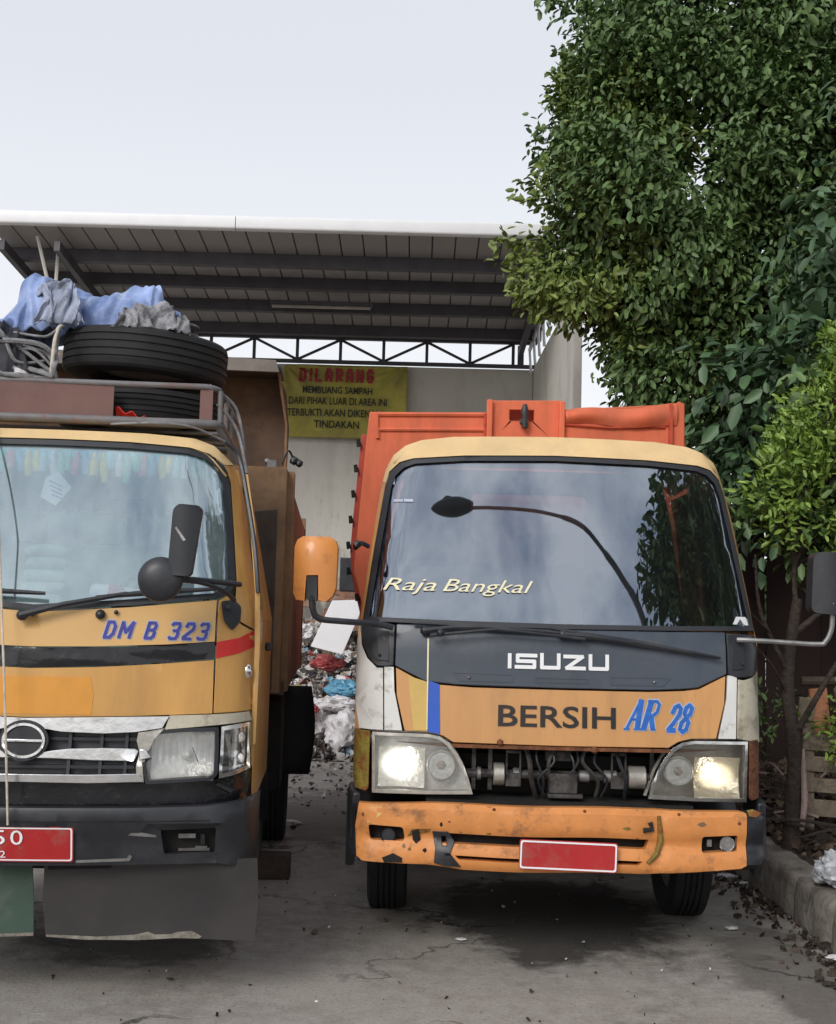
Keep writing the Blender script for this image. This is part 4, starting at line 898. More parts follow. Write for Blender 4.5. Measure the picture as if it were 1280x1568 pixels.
# ------------------------------------------------------------------ ochre truck with a chrome grille, nearer and to the left
HY = rad(4)
H = empty('dump_truck', (-1.493, 4.755, 0), HY)
tag(H, 'ochre yellow dump truck with chrome grille, roof rack and the lettering DM B 323', 'truck')
def fz2(z):
    if z < .95: return .03
    if z < 1.55: return .05 + (z - .95) * .06
    if z < 2.24: return .086 + (z - 1.55) * .42
    return .3758 + (z - 2.24) * 1.2
Q = Skin(fz2, .865, .20, 1.5, .19, .085, .35)
hso = sym([(0, 2.240), (.30, 2.238), (.545, 2.226), (.625, 2.205), (.685, 2.165), (.715, 2.09), (.745, 1.87), (.772, 1.66), (.755, 1.615), (.70, 1.590), (.37, 1.553), (0, 1.525)])
hsg = sym([(0, 2.216), (.30, 2.214), (.535, 2.203), (.608, 2.183), (.662, 2.148), (.69, 2.08), (.722, 1.86), (.747, 1.67), (.735, 1.637), (.69, 1.612), (.36, 1.577), (0, 1.548)])
rl = [(0, 2.290), (.35, 2.289), (.56, 2.276), (.64, 2.25), (.72, 2.18), (.689, 2.168), (.627, 2.209), (.545, 2.230), (.30, 2.242), (0, 2.244)]
mb = MB(); mb.panel(rl + [(-p[0], p[1]) for p in rl[-2:0:-1]], [], Q.f(.012), .03, .06); mb.out('roof_front', 'roofcream', H, bev=.008)
for s in (-1, 1):
    pp = [(.722, 2.178), (.765, 2.06), (.81, 1.85), (.845, 1.63), (.8649, 1.46), (.80, 1.50), (.776, 1.56), (.775, 1.66), (.748, 1.87), (.718, 2.09), (.691, 2.164)]
    mb = MB(); mb.panel([(s * a, b) for a, b in pp], [], Q.f(.006), .05, .05); mb.out('windscreen_pillar', 'hinoyel', H, bev=.006)
def roof2(u, v):
    x = -1 + 2 * u; e = abs(x); zf = 2.29 - .01 * e - .16 * e ** 6; xx = x * .70
    y0 = Q.y(xx * .98, min(zf, 2.28)); yy = y0 + v * (1.6 - y0)
    return Vector((xx * (1 + .06 * min(1, v * 3)), yy, zf + .03 * math.sin(min(1, v * 2) * PI / 2) - .03 * v))
mb = MB(); mb.grid(roof2, 24, 12); rf = mb.out('roof', 'roofcream', H, ang=60); sm = rf.modifiers.new('s', 'SOLIDIFY'); sm.thickness = .02
mb = MB(); mb.panel(hso, [hsg], Q.f(.005), .03, .08); mb.out('windscreen_seal', 'seal', H, bev=.005)
mb = MB(); mb.panel(hsg, [], Q.f(-.008), .004, .045); hws = mb.out('windscreen', 'hglass', H, ang=60)
up = sym([(0, 1.518), (.37, 1.546), (.705, 1.584), (.706, 1.356), (.506, 1.338), (.255, 1.326), (0, 1.322)])
up = sym([(0, 1.518), (.37, 1.546), (.705, 1.584), (.705, 1.418), (.506, 1.402), (.255, 1.39), (0, 1.384)])
mb = MB(); mb.panel(up, [], Q.f(.002), .03); hup = mb.out('nose_panel', 'hinotop', H, bev=.004)
blocktext('DM B 323', .40, .072, .272, 1.421, Q.f(0), 'lpale', hup, .012, shear=.22, name='letter_outline', d0=-.002, t=.001, grow=.008)
blocktext('DM B 323', .40, .072, .272, 1.421, Q.f(0), 'lindigo', hup, .012, shear=.22, d0=-.005, t=.001)
mb = MB()
def crump(x, z, d): return Vector((x, Q.y(x, z) - .002 + d + .010 * mnoise.noise(Vector((x * 4, z * 22, 0))) + .004 * mnoise.noise(Vector((x * 14, z * 40, 7))), z + .004 * mnoise.noise(Vector((x * 7, 2, 0)))))
mb.panel(sym([(0, 1.380), (.255, 1.386), (.506, 1.398), (.705, 1.414), (.705, 1.349), (.506, 1.331), (.255, 1.312), (0, 1.303)]), [], crump, .02, .02); mb.out('black_band', 'blackgl', H, ang=70)
mb = MB(); mb.panel(sym([(0, 1.300), (.255, 1.309), (.506, 1.327), (.705, 1.345), (.708, 1.135), (.40, 1.122), (0, 1.112)]), [], Q.f(.002), .03); hl_ = mb.out('lower_nose_panel', 'hinoyel', H, bev=.005)
mb = MB(); mb.panel([(-.62, 1.122), (.245, 1.125), (.25, 1.20), (.235, 1.27), (-.62, 1.268)], [], Q.f(.0035), .002); mb.out('repainted_patch', 'hinoor', hl_)
for (x, z) in ((.0, 1.508), (.26, 1.515), (.32, 1.525)):
    mb = MB(); mb.sphere((x, Q.y(x, z) - .012, z), .02 if x == .26 else .009, 2); mb.out('washer_nozzle', 'black', hup)
for s in (-1, 1):
    cp = [(.712, 1.582), (.745, 1.606), (.77, 1.55), (.80, 1.49), (.8649, 1.45), (.8649, 1.15), (.845, 1.14), (.712, 1.135), (.712, 1.345), (.712, 1.42)]
    mb = MB(); mb.panel([(s * a, b) for a, b in cp], [], Q.f(.001), .03, .035); cpn = mb.out('corner_panel', 'hinoyel', H, bev=.004)
    mb = MB(); mb.panel([(s * a, b) for a, b in [(.713, 1.352), (.80, 1.372), (.864, 1.40), (.864, 1.47), (.80, 1.435), (.713, 1.416)]], [], Q.f(.004), .004, .035); mb.out('red_tape', 'red', cpn)
    mb = MB(); mb.panel([(s * a, b) for a, b in fillet([(.722, 1.580), (.772, 1.588), (.80, 1.56), (.80, 1.50), (.770, 1.462), (.738, 1.50)], .012)], [], Q.f(.014), .02, .03); vn_ = mb.out('corner_vent', 'seal', H, bev=.006)
    mb = MB(); mb.sphere((s * .752, Q.y(.752, 1.555) - .017, 1.555), .012, 2); mb.out('vent_screw', 'black', vn_)
    mb = MB(); bc = Vector((s * .835, Q.y(.835, 1.298) - .004, 1.298)); mb.sphere(bc, (.018, .01, .03), 2, rot=(0, 0, s * .5)); mb.out('round_badge', 'chrome', cpn)
    mb = MB(); mb.panel([(s * a, b) for a, b in [(.545, 1.126), (.70, 1.131), (.845, 1.136), (.855, 1.10), (.70, 1.088), (.53, 1.072)]], [], Q.f(.010), .03, .03); mb.out('lamp_brow', 'cream', H, bev=.006)
# grille
mb = MB(); mb.panel(sym([(0, 1.11), (.50, 1.11), (.452, 1.0), (.448, .84), (0, .84)]), [], Q.f(-.045), .02); gr = mb.out('grille', 'black', H)
def bar(pts, pts2, m='chrome', o=.016, t=.03, name='grille_bar'):
    mb = MB(); mb.panel(sym(pts + pts2[::-1]), [], Q.f(o), t, .05); return mb.out(name, m, gr, bev=.007)
bar([(0, 1.110), (.30, 1.118), (.545, 1.124)], [(0, 1.088), (.06, 1.072), (.14, 1.060), (.30, 1.055), (.42, 1.062), (.52, 1.078)])
bar([(0, .978), (.08, .984), (.17, .996), (.30, 1.000), (.42, .998), (.435, .990)], [(0, .958), (.12, .957), (.25, .952), (.42, .950)], o=.012)
bar([(0, .900), (.25, .900), (.44, .905), (.455, .895)], [(0, .868), (.25, .866), (.46, .872)], o=.014)
for s in (-1, 1):
    mb = MB(); mb.panel([(s * a, b) for a, b in [(.43, 1.060), (.475, 1.066), (.53, 1.078), (.492, 1.035), (.468, .98), (.455, .93), (.462, .872), (.438, .872), (.43, .93), (.438, .985), (.425, 1.03)]], [], Q.f(.012), .03, .03)
    mb.out('grille_end', 'lensgrey', gr, bev=.003)
    mb = MB(); mb.panel([(s * a, b) for a, b in [(.438, .998), (.465, .996), (.485, .965), (.44, .953)]], [], Q.f(.02), .02, .03); mb.out('grille_bar_end', 'chrome', gr, bev=.005)
    for x in (.17, .29, .385):
        mb = MB(); mb.panel([(s * (x - .006), .90), (s * (x + .006), .90), (s * (x + .006), 1.07), (s * (x - .006), 1.07)], [], Q.f(-.012), .03, 0); mb.out('grille_divider', 'black', gr)
for z in (1.03, .925):
    mb = MB(); mb.panel(sym([(0, z + .006), (.42, z + .008), (.42, z - .006), (0, z - .006)]), [], Q.f(-.018), .02, .1); mb.out('grille_slat', 'seal', gr)
# round emblem with a bar across
ez = 1.025
def el(rx, rz, n=28): return [(rx * math.cos(2 * PI * i / n), ez + rz * math.sin(2 * PI * i / n)) for i in range(n)]
mb = MB(); mb.panel(el(.094, .078), [], Q.f(.020), .03, .02); em = mb.out('emblem', 'seal', gr, bev=.005)
mb = MB(); mb.panel(el(.082, .067), [el(.072, .057)], Q.f(.028), .012, .02); mb.out('emblem_ring', 'chrome', em, bev=.003)
mb = MB(); mb.panel([(-.075, ez - .006), (.075, ez - .006), (.075, ez + .006), (-.075, ez + .006)], [], Q.f(.030), .012, 0); mb.out('emblem_bar', 'chrome', em, bev=.003)
# headlamps
def lamp2(s):
    P = lambda L: [(s * a, b) for a, b in L]
    hl = fillet([(.472, 1.068, .03), (.60, 1.078), (.736, 1.082), (.742, .90), (.72, .878, .01), (.468, .862), (.452, .94)], .012)
    hi = fillet([(.487, 1.052, .03), (.60, 1.063), (.724, 1.068), (.727, .90), (.70, .890, .01), (.478, .876), (.466, .94)], .012)
    mb = MB(); mb.panel(hl if s > 0 else P(hl), [], Q.f(-.11), .02); r = mb.out('headlamp', 'lensgrey', H)
    mb = MB(); mb.panel(P(hl), [P(hi)], Q.f(.008), .07, .08); mb.out('lamp_trim', 'seal', r, bev=.004)
    mb = MB(); mb.panel(P(hi), [], Q.f(.003), .004); mb.out('lamp_lens', 'lens', r, ang=60)
    y0 = Q.y(.6, .96)
    def bowl(u, v):
        a, b = -1 + 2 * u, -1 + 2 * v; r2 = min(1, (a * a + b * b) / 1.4)
        return Vector((s * (.60 + .12 * a), Q.y(.60 + .12 * a, .965) + .014 + .045 * (1 - r2) + (.004 * math.sin(a * 30) if b > -.1 else 0), .965 + .10 * b))
    mb = MB(); mb.grid(bowl, 60, 10); mb.out('reflector', 'lensin', r, ang=180)
    mb = MB(); mb.sphere((s * .615, y0 + .04, .97), .022, 2); mb.out('bulb', 'lensin', r)
    tl = [(.746, 1.083), (.80, 1.09), (.852, 1.094), (.858, .91), (.80, .893), (.746, .884)]
    ti = [(.757, 1.068), (.80, 1.073), (.842, 1.077), (.845, .925), (.80, .91), (.757, .902)]
    mb = MB(); mb.panel(P(tl), [], Q.f(-.05), .02, .03); t = mb.out('turn_lamp', 'lensgrey', H)
    mb = MB(); mb.panel(P(tl), [P(ti)], Q.f(.010), .05, .03); mb.out('lamp_trim', 'chrome', t, bev=.003)
    mb = MB(); mb.panel(P(ti), [], Q.f(.004), .004, .03); mb.out('lamp_lens', 'lens', t, ang=60)
    for z in (1.035, .95):
        mb = MB(); mb.sphere((s * .805, Q.y(.805, z) + .02, z), (.032, .018, .028), 2); mb.out('lamp_chamber', 'amber' if z > 1 else 'lensin', t)
for s in (-1, 1): lamp2(s)
# bumper
mb = MB(); mb.panel(sym([(0, .862), (.44, .862), (.72, .872), (.862, .91), (.862, .70), (0, .70)]), [], Q.f(-.03), .02); mb.out('lower_apron', 'blackgl', H)
mb = MB(); mb.panel([(.74, .865), (.80, .83), (.79, .82), (.73, .855)], [], Q.f(-.02), .01, 0); mb.out('apron_brace', 'seal', H)
def hb2(off=0):
    def fn(x, z, d):
        a = abs(x); w = .90; y = .0 + .08 * (x / w) ** 2 - .02 + (.02 + .03 * (.72 - z) / .15 if z < .72 else .45 * max(0, z - .765))
        if a > w - .16: y += .16 - math.sqrt(max(0, .16 ** 2 - min(.16, a - (w - .16)) ** 2))
        return Vector((x, y - off + d, z))
    return fn
fogh = fillet([(.535, .692), (.745, .700), (.742, .602), (.55, .598)], .008)
bo = sym([(0, .776), (.42, .779), (.70, .785), (.84, .80), (.8999, .815), (.8999, .54), (.86, .535), (.75, .560), (.42, .556), (0, .552)])
mb = MB(); mb.panel(bo, [fogh, [(-a, b) for a, b in fogh]], hb2(), .05, .05); hb_ = mb.out('bumper', 'black', H, bev=.012)
for s in (-1, 1):
    mb = MB(); mb.panel([(s * a, b) for a, b in [(.50, .71), (.78, .72), (.77, .58), (.52, .575)]], [], hb2(-.06), .02, .1); mb.out('fog_recess', 'under', hb_)
    for (x0_, x1_, z0_, z1_, m_) in ((.60, .665, .655, .672, 'steel'), (.60, .72, .604, .614, 'steel'), (.685, .70, .63, .67, 'black'), (.665, .71, .612, .622, 'steel')):
        mb = MB(); mb.panel([(s * x0_, z0_), (s * x1_, z0_), (s * x1_, z1_), (s * x0_, z1_)], [], hb2(-.03), .012, 0); mb.out('fog_trim', m_, hb_)
    mb = MB(); mb.panel([(s * a, b) for a, b in [(.415, .672), (.52, .665), (.52, .673), (.43, .69)]], [], hb2(.003), .01, 0); mb.out('bumper_scrape', 'steel', hb_)
    mb = MB(); mb.panel([(s * a, b) for a, b in [(.34, .690), (.40, .690), (.40, .70), (.34, .70)]], [], hb2(.002), .01, 0); mb.out('bumper_slot', 'under', hb_)
    mb = MB(); mb.panel([(s * a, b) for a, b in [(.22, .565), (.42, .572), (.43, .590), (.42, .598), (.41, .583), (.22, .575)]], [], hb2(.004), .01, 0); mb.out('bumper_rim', 'steel', hb_)
mb = MB(); mb.panel(sym([(0, .727), (.80, .735), (.80, .730), (0, .722)]), [], hb2(.002), .006, .1); mb.out('bumper_crease', 'under', hb_)
mb = MB(); mb.panel(fillet([(-.21, .570), (.212, .570), (.212, .706), (-.21, .706)], .01), [], hb2(.012), .004, .1); pl = mb.out('number_plate', 'platered', H)
mb = MB(); mb.panel(fillet([(-.206, .574), (.208, .574), (.208, .702), (-.206, .702)], .01), [fillet([(-.200, .579), (.202, .579), (.202, .697), (-.200, .697)], .008)], hb2(.0135), .002, .1); mb.out('plate_border', 'lwhite', pl)
for s_, x_, z_, w_, h_ in (('5', -.088, .636, .046, .056), ('0', -.022, .636, .046, .056), ('2', -.062, .586, .022, .026)):
    text(s_, w_, h_, x_, z_, hb2(.0135), 'lwhite', 'plate_character', pl, d0=-.0015, t=.001)
# wide rubber flaps hanging under the bumper
def flapfn(off):
    return lambda x, z, d: Vector((x, .11 + d + off + .012 * math.sin(x * 7) + .02 * math.sin((.55 - z) * 6) + .03 * (x / .9) ** 2, z))
mb = MB(); mb.panel([(.085, .56), (.08, .40), (.098, .262), (.25, .250), (.45, .252), (.60, .262), (.75, .255), (.905, .244), (.915, .40), (.905, .57)], [], flapfn(0), .008, .06); fl = mb.out('mudflap', 'flap', H, ang=60)
mb = MB(); mb.panel([(.10, .262), (.25, .250), (.45, .252), (.60, .262), (.69, .260), (.70, .268), (.66, .290), (.60, .284), (.58, .276), (.52, .274), (.49, .284), (.44, .272), (.30, .262), (.10, .270)], [], flapfn(-.0035), .003, .05); mb.out('mud_line', 'dust', fl)
mb = MB(); mb.panel([(.10, .55), (.34, .55), (.34, .528), (.10, .52)], [], flapfn(-.004), .003, .05); mb.out('flap_slit', 'under', fl)
mb = MB(); mb.panel([(-.52, .56), (.035, .56), (.045, .40), (.05, .262), (-.50, .25)], [], flapfn(.01), .008, .08); fl2 = mb.out('mudflap', 'green flap', H, ang=60); fl2['label'] = 'green tinted rubber flap below the number plate'
mb = MB(); mb.panel([(-.50, .252), (.05, .264), (.05, .276), (-.50, .262)], [], flapfn(.0065), .003, .08); mb.out('mud_line', 'dust', fl2)
mb = MB(); mb.panel([(-.90, .56), (-.56, .56), (-.56, .26), (-.90, .25)], [], flapfn(0), .008, .08); mb.out('mudflap', 'flap', H, ang=60)
# wipers, mirrors
wiper(H, Q, (-.035, 1.505), (.36, 1.60), ((.24, 1.582), (.70, 1.628)))
wiper(H, Q, (-.62, 1.54), (-.30, 1.60), ((-.50, 1.60), (.045, 1.592)))
mb = MB(); mb.tube(spline([(.80, .10, 1.648), (.70, -.02, 1.655), (.60, -.10, 1.66), (.53, -.13, 1.665)], 5), .011, 8)
mb.tube(spline([(.78, .10, 1.585), (.74, .02, 1.62), (.66, -.06, 1.648), (.56, -.12, 1.655)], 5), .009, 8); mb.out('mirror_arm', 'black', H)
def mf2(x, z, d): return Vector((x, -.17 + d + .02 * ((x - .60) / .06) ** 2, z))
mb = MB(); mb.panel([(x, z) for x, z in fillet([(.542, 1.672), (.632, 1.668), (.662, 1.925), (.652, 1.938), (.575, 1.942), (.555, 1.92)], .02)], [], mf2, .07, .04); mr = mb.out('mirror', 'seal', H, bev=.02, seg=4, ang=60)
mb = MB(); mb.panel([(.60, 1.80), (.61, 1.805), (.572, 1.855), (.566, 1.85)], [], lambda x, z, d: mf2(x, z, d) + Vector((0, -.0015, 0)), .003, 0); mb.out('scratch', 'steel', mr)
mb = MB(); mb.panel(fillet([(.555, 1.69), (.625, 1.69), (.642, 1.92), (.572, 1.925)], .015), [], lambda x, z, d: Vector((x, -.095 + d, z)), .004, 0); mb.out('mirror_glass', 'mirror', mr)
mb = MB(); mb.lathe([(-.022, .001), (-.020, .04), (-.010, .070), (.004, .083), (.020, .086), (.026, .082), (.026, .001)], (.515, -.145, 1.655), 'Y', 28); mb.tube([(.53, -.12, 1.66), (.60, -.12, 1.67), (.61, -.13, 1.69)], .014, 8); mb.out('round_mirror', 'black', H, ang=60)
for s in (-1, 1): cab_side(s, H, Q, 1.55, .74, 'hinoyel', belt=1.5, ztop=2.18)
for s in (-1, 1):
    mb = MB(); mb.tube([(s * .862, .30, 1.0), (s * .868, .26, 1.40), (s * .858, .30, 1.62), (s * .82, .44, 1.9), (s * .765, .62, 2.16)], .012, 6); mb.out('door_edge', 'hinotop', H)
    mb = MB(); mb.tube(spline([(s * .69, .42, 2.26), (s * .75, .44, 2.20), (s * .80, .38, 2.0), (s * .84, .32, 1.8), (s * .862, .28, 1.62)], 4), .010, 6); mb.out('rain_gutter', 'black', H)
# inside
mb = MB(); mb.panel([(-.83, .9), (.83, .9), (.83, 1.5), (.69, 2.16), (.62, 2.26), (-.62, 2.26), (-.69, 2.16), (-.83, 1.5)], [fillet([(-.46, 1.62), (.46, 1.62), (.44, 2.10), (-.44, 2.10)], .05)], lambda x, z, d: Vector((x, 1.52 + d, z)), .03, .3); bw = mb.out('cab_back', 'seatg', H)
mb = MB(); mb.panel(fillet([(-.46, 1.62), (.46, 1.62), (.44, 2.10), (-.44, 2.10)], .05), [], lambda x, z, d: Vector((x, 1.53 + d, z)), .004, 0); mb.out('rear_window', 'sglass', bw)
mb = MB(); mb.box((0, .95, .88), (1.6, 1.2, .06)); mb.out('cab_floor', 'under', H)
mb = MB(); mb.box((0, .36, 1.47), (1.5, .36, .14)); mb.out('dashboard', 'lensgrey', H, bev=.04)
for x in (-.45, .0, .45): seat(H, x, 1.05, 1.2, 'seatg')
steering(H, .42, .62, 1.55)
for s in (-1, 1):
    mb = MB(); mb.grid(lambda u, v, s=s: Vector((s * (.86 - .3 * v), 1.30 - .54 * math.cos(PI * (.02 + .96 * u)), .42 + .38 * math.sin(PI * (.02 + .96 * u)))), 14, 3)
    a_ = mb.out('wheel_arch', 'black', H, ang=60); sm = a_.modifiers.new('s', 'SOLIDIFY'); sm.thickness = .03
for s in (-1, 1): wheel_set(H, s * .68, 1.38, .38, .21, s); wheel_set(H, s * .80, 3.75, .39, .21, s, True)
mb = MB(); mb.box((0, 1.2, .62), (.6, 1.0, .45)); mb.out('engine', 'under', H, bev=.05)
mb = MB(); mb.tube([(-.7, 1.38, .36), (.7, 1.38, .36)], .05, 10); mb.out('front_axle', 'under', H)
chassis(H, .3, 5.2, .9)
# roof rack
def pipe(name, pts, r, m='galv', parent=H, sp=0):
    mb = MB(); mb.tube(spline(pts, sp) if sp else pts, r, 10); return mb.out(name, m, parent, ang=60)
rk_ = pipe('roof_rack', [(-.66, .5, 2.352), (.60, .5, 2.350), (.635, .51, 2.35), (.655, .54, 2.35), (.66, 1.4, 2.35), (-.70, 1.4, 2.35), (-.70, .54, 2.35), (-.66, .5, 2.352)], .019)
pipe('rack_rail', [(-.66, .5, 2.512), (.59, .5, 2.512), (.625, .51, 2.508), (.645, .54, 2.505), (.66, 1.4, 2.50), (-.70, 1.4, 2.50), (-.70, .54, 2.51), (-.66, .5, 2.512)], .013, parent=rk_)
mb = MB(); mb.panel([(-.69, 2.366), (.197, 2.366), (.197, 2.505), (-.69, 2.505)], [], lambda x, z, d: Vector((x, .495 + d + .004 * math.sin(x * 5), z)), .004, .2); mb.out('rack_plate', 'maroon', rk_)
mb = MB(); mb.box((.595, .505, 2.43), (.055, .01, .15)); mb.out('rack_post', 'maroon', rk_)
for p in ([(.655, .53, 2.36), (.652, .53, 2.50)], [(.66, .75, 2.35), (.66, .75, 2.50)], [(.66, 1.0, 2.35), (.66, 1.0, 2.50)]): pipe('rack_post', p, .012, parent=rk_)
for s in (-1, 1): pipe('rack_foot', [(s * .64, .52, 2.35), (s * .69, .60, 2.27), (s * .71, .66, 2.20)], .014, parent=rk_)
for yy in (.6, .8, 1.0, 1.2): pipe('rack_slat', [(-.70, yy, 2.35), (.66, yy, 2.35)], .009, parent=rk_)
# tall tipper body
mb = MB(); lowf = [(-1.0, 1.10), (.86, 1.10), (.86, 2.335), (-1.0, 2.335)]
mb.panel(lowf, [[(-.78, 1.15), (.70, 1.15), (.70, 2.215), (-.78, 2.215)]], lambda x, z, d: Vector((x, 1.9 + d, z)), .06, .3); bf = mb.out('body_frame', 'bedbrown', H, bev=.006)
mb = MB(); mb.panel([(.705, 1.12), (.858, 1.12), (.858, 2.10), (.705, 2.08)], [], lambda x, z, d: Vector((x, 1.893 + d + .004 * math.sin(z * 14), z)), .006, .1); mb.out('grimy_post_face', 'bedbrowndk', bf)
mb = MB(); mb.panel([(-.79, 1.12), (.71, 1.12), (.71, 2.25), (-.79, 2.25)], [], lambda x, z, d: Vector((x, 2.0 + d, z)), .03, 0); mb.out('dark_front_wall', 'under', bf)
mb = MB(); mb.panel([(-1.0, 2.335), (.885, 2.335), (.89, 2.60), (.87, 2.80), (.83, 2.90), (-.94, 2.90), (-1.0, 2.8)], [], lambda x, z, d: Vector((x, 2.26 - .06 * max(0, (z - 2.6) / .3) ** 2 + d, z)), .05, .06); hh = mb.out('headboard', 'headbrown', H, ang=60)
mb = MB(); mb.grid(lambda u, v: Vector((-.95 + 1.80 * u, 1.90 + .4 * v, 2.90 + .02 * v + .006 * mnoise.noise(Vector((u * 20, v * 3, 0))))), 24, 3); c_ = mb.out('cab_guard', 'bedbrowndk', H, ang=60); sm = c_.modifiers.new('s', 'SOLIDIFY'); sm.thickness = .035
mb = MB(); mb.panel([(1.92, 2.89), (2.28, 2.91), (2.28, 2.335), (2.16, 2.335), (2.12, 2.6), (2.0, 2.80)], [], lambda y, z, d: Vector((.885 - d - .05 * max(0, (z - 2.6) / .3), y, z)), .012, .1); mb.out('guard_side', 'bedbrown', H)
mb = MB(); mb.panel([(-.9, 2.86), (.84, 2.86), (.82, 2.925), (.45, 2.935), (-.9, 2.935)], [], lambda x, z, d: Vector((x, 1.88 + d, z)), .03, .1); mb.out('top_rim', 'toprim', H)
mb = MB(); mb.box((.815, 1.95, 2.355), (.05, .06, .04)); mb.sphere((.79, 1.94, 2.37), .02, 1); mb.out('latch', 'steel', H)
for (x0_, y0_, y1_, zt, m_) in ((.862, 1.9, 2.05, 2.335, 'bedbrown'), (.90, 2.05, 2.2, 2.33, 'bedbrown'), (.895, 2.2, 5.2, 2.22, 'bedbrown')):
    mb = MB(); mb.box((x0_ + .01, (y0_ + y1_) / 2, (1.1 + zt) / 2), (.06, y1_ - y0_ - .004, zt - 1.1)); mb.out('side_board', m_, H, bev=.006)
for i in range(7):
    mb = MB(); mb.box((.92, 2.5 + .42 * i, 1.66), (.03, .07, 1.1)); mb.out('side_rib', 'bedbrown', H, bev=.005)
mb = MB(); mb.box((-1.02, 3.55, 1.7), (.06, 3.3, 1.2)); mb.out('side_board', 'bedbrown', H)
mb = MB(); mb.box((-.03, 3.6, 1.12), (1.9, 3.2, .07)); mb.out('bed_floor', 'bedbrowndk', H)
mb = MB(); mb.box((-.03, 5.2, 1.7), (1.95, .06, 1.2)); mb.out('tailboard', 'bedbrown', H)
mb = MB(); mb.tube(spline([(.87, 2.0, 2.36), (.90, 2.0, 2.44), (.93, 2.02, 2.40), (.95, 2.0, 2.37)], 4), .006, 6); mb.sphere((.935, 2.0, 2.385), .028, 1); mb.sphere((.965, 2.0, 2.37), .024, 1); mb.out('hinge_knot', 'black', H)
mb = MB(); mb.grid(lambda u, v: Vector((.80 + .26 * v + .03 * math.sin(PI * u), 3.3 + .1 * u * 0, 1.06 - .57 * u)), 8, 3); g_ = mb.out('rear_mudguard', 'rubber', H, ang=60); sm = g_.modifiers.new('s', 'SOLIDIFY'); sm.thickness = .012
mb = MB(); mb.box((.70, 2.35, .80), (.42, .5, .5)); mb.out('tool_box', 'under', H, bev=.01)
mb = MB(); mb.panel([(.62, .10), (.80, .10), (.80, .62), (.62, .62)], [], lambda x, z, d: Vector((x, 2.62 + d + .01 * math.sin(z * 9), z)), .01, .08); mb.out('hanging_flap', 'green flap', H, ang=60)
for i in range(5):
    mb = MB(); mb.tube(spline([(.78 + .01 * i, .62, .90 - .12 * i), (.85, .60, .86 - .12 * i), (.83, .60, .80 - .12 * i)], 3), .008, 5); mb.out('step_cable', 'steel', H)
# decorations inside the windscreen
Hm = Matrix.Translation((-1.493, 4.755, 0)) @ Matrix.Rotation(HY, 4, 'Z')
bunt = tag(empty('bunting'), 'string of small coloured tassels behind the top edge of the windscreen', 'bunting'); bunt.matrix_world = Hm
mb = MB(); mb.grid(lambda u, v: Vector((-.65 + 1.3 * u, Q.y(-.65 + 1.3 * u, 2.17) + .03 + .006 * math.sin(u * 90), 2.20 - .075 * v - .012 * math.sin(u * 60) * v)), 120, 2); mb.out('blue_fringe', mat('fringe_blue', (.15, .58, .82), .6, var=.4, vs=25), bunt, ang=90).modifiers.new('s', 'SOLIDIFY').thickness = .002
mb = MB(); mb.tube([(-.64, Q.y(.62, 2.19) + .02, 2.185), (0, Q.y(0, 2.2) + .02, 2.20), (.64, Q.y(.62, 2.19) + .02, 2.185)], .003, 5); mb.out('string', 'rope', bunt)
tcol = [mat('tassel_' + n_, c_, .5, var=.2, vs=30) for n_, c_ in (('yellow', (.8, .66, .05)), ('blue', (.10, .42, .72)), ('pink', (.75, .22, .28)), ('green', (.15, .6, .42)), ('white', (.75, .78, .8)), ('cyan', (.2, .6, .7)))]
rr = random.Random(11)
for i in range(38):
    x = -.64 + i * .0345; y_ = Q.y(x, 2.16) + .03; L_ = rr.uniform(.07, .10) * (1 if i % 3 else 1.25); sw = rr.uniform(-.015, .015)
    mb = MB(); mb.tube([(x, y_, 2.19), (x + sw * .5, y_, 2.19 - L_ * .5), (x + sw, y_, 2.19 - L_)], [.008, .021, .016], 6); mb.out('tassel', tcol[(i * 5 + i // 4) % 6], bunt, ang=60)
pc = tag(empty('paper_note'), 'white paper note stuck askew inside the ochre truck windscreen', 'note'); pc.matrix_world = Hm
mb = MB(); mb.panel([(-.045, 1.99), (.022, 1.955), (.075, 2.035), (.015, 2.10), (-.035, 2.075)], [], Q.f(-.022), .002, .04); mb.out('paper', 'paper', pc)
for i in range(4): 
    mb = MB(); mb.panel([(-.02 + .006 * i, 2.06 - .02 * i), (.035 + .004 * i, 2.035 - .018 * i), (.037 + .004 * i, 2.039 - .018 * i), (-.018 + .006 * i, 2.064 - .02 * i)], [], Q.f(-.0205), .001, 0); mb.out('handwriting', 'lindigo', pc, smooth=False)
st = tag(empty('folded_cloths'), 'stack of pale green folded cloths on the ochre truck dashboard', 'cloth'); st.matrix_world = Hm
for i in range(5):
    mb = MB(); mb.box((-.04 + .006 * (i % 2), .42, 1.565 + .052 * i), (.19 - .01 * i, .2, .046), rot=(0, 0, .1 * i)); mb.out('cloth', 'seatg', st, bev=.02)
rc = tag(empty('red_packet'), 'small red and white packet lying on the ochre truck dashboard', 'packet'); rc.matrix_world = Hm
mb = MB(); mb.box((.29, .28, 1.60), (.22, .12, .06), rot=(0, .1, .1)); r0 = mb.out('wrapper', 'paper', rc, bev=.02)
mb = MB(); mb.box((.29, .225, 1.605), (.07, .02, .055), rot=(0, .3, 0)); mb.out('red_patch', 'red', rc, bev=.01)
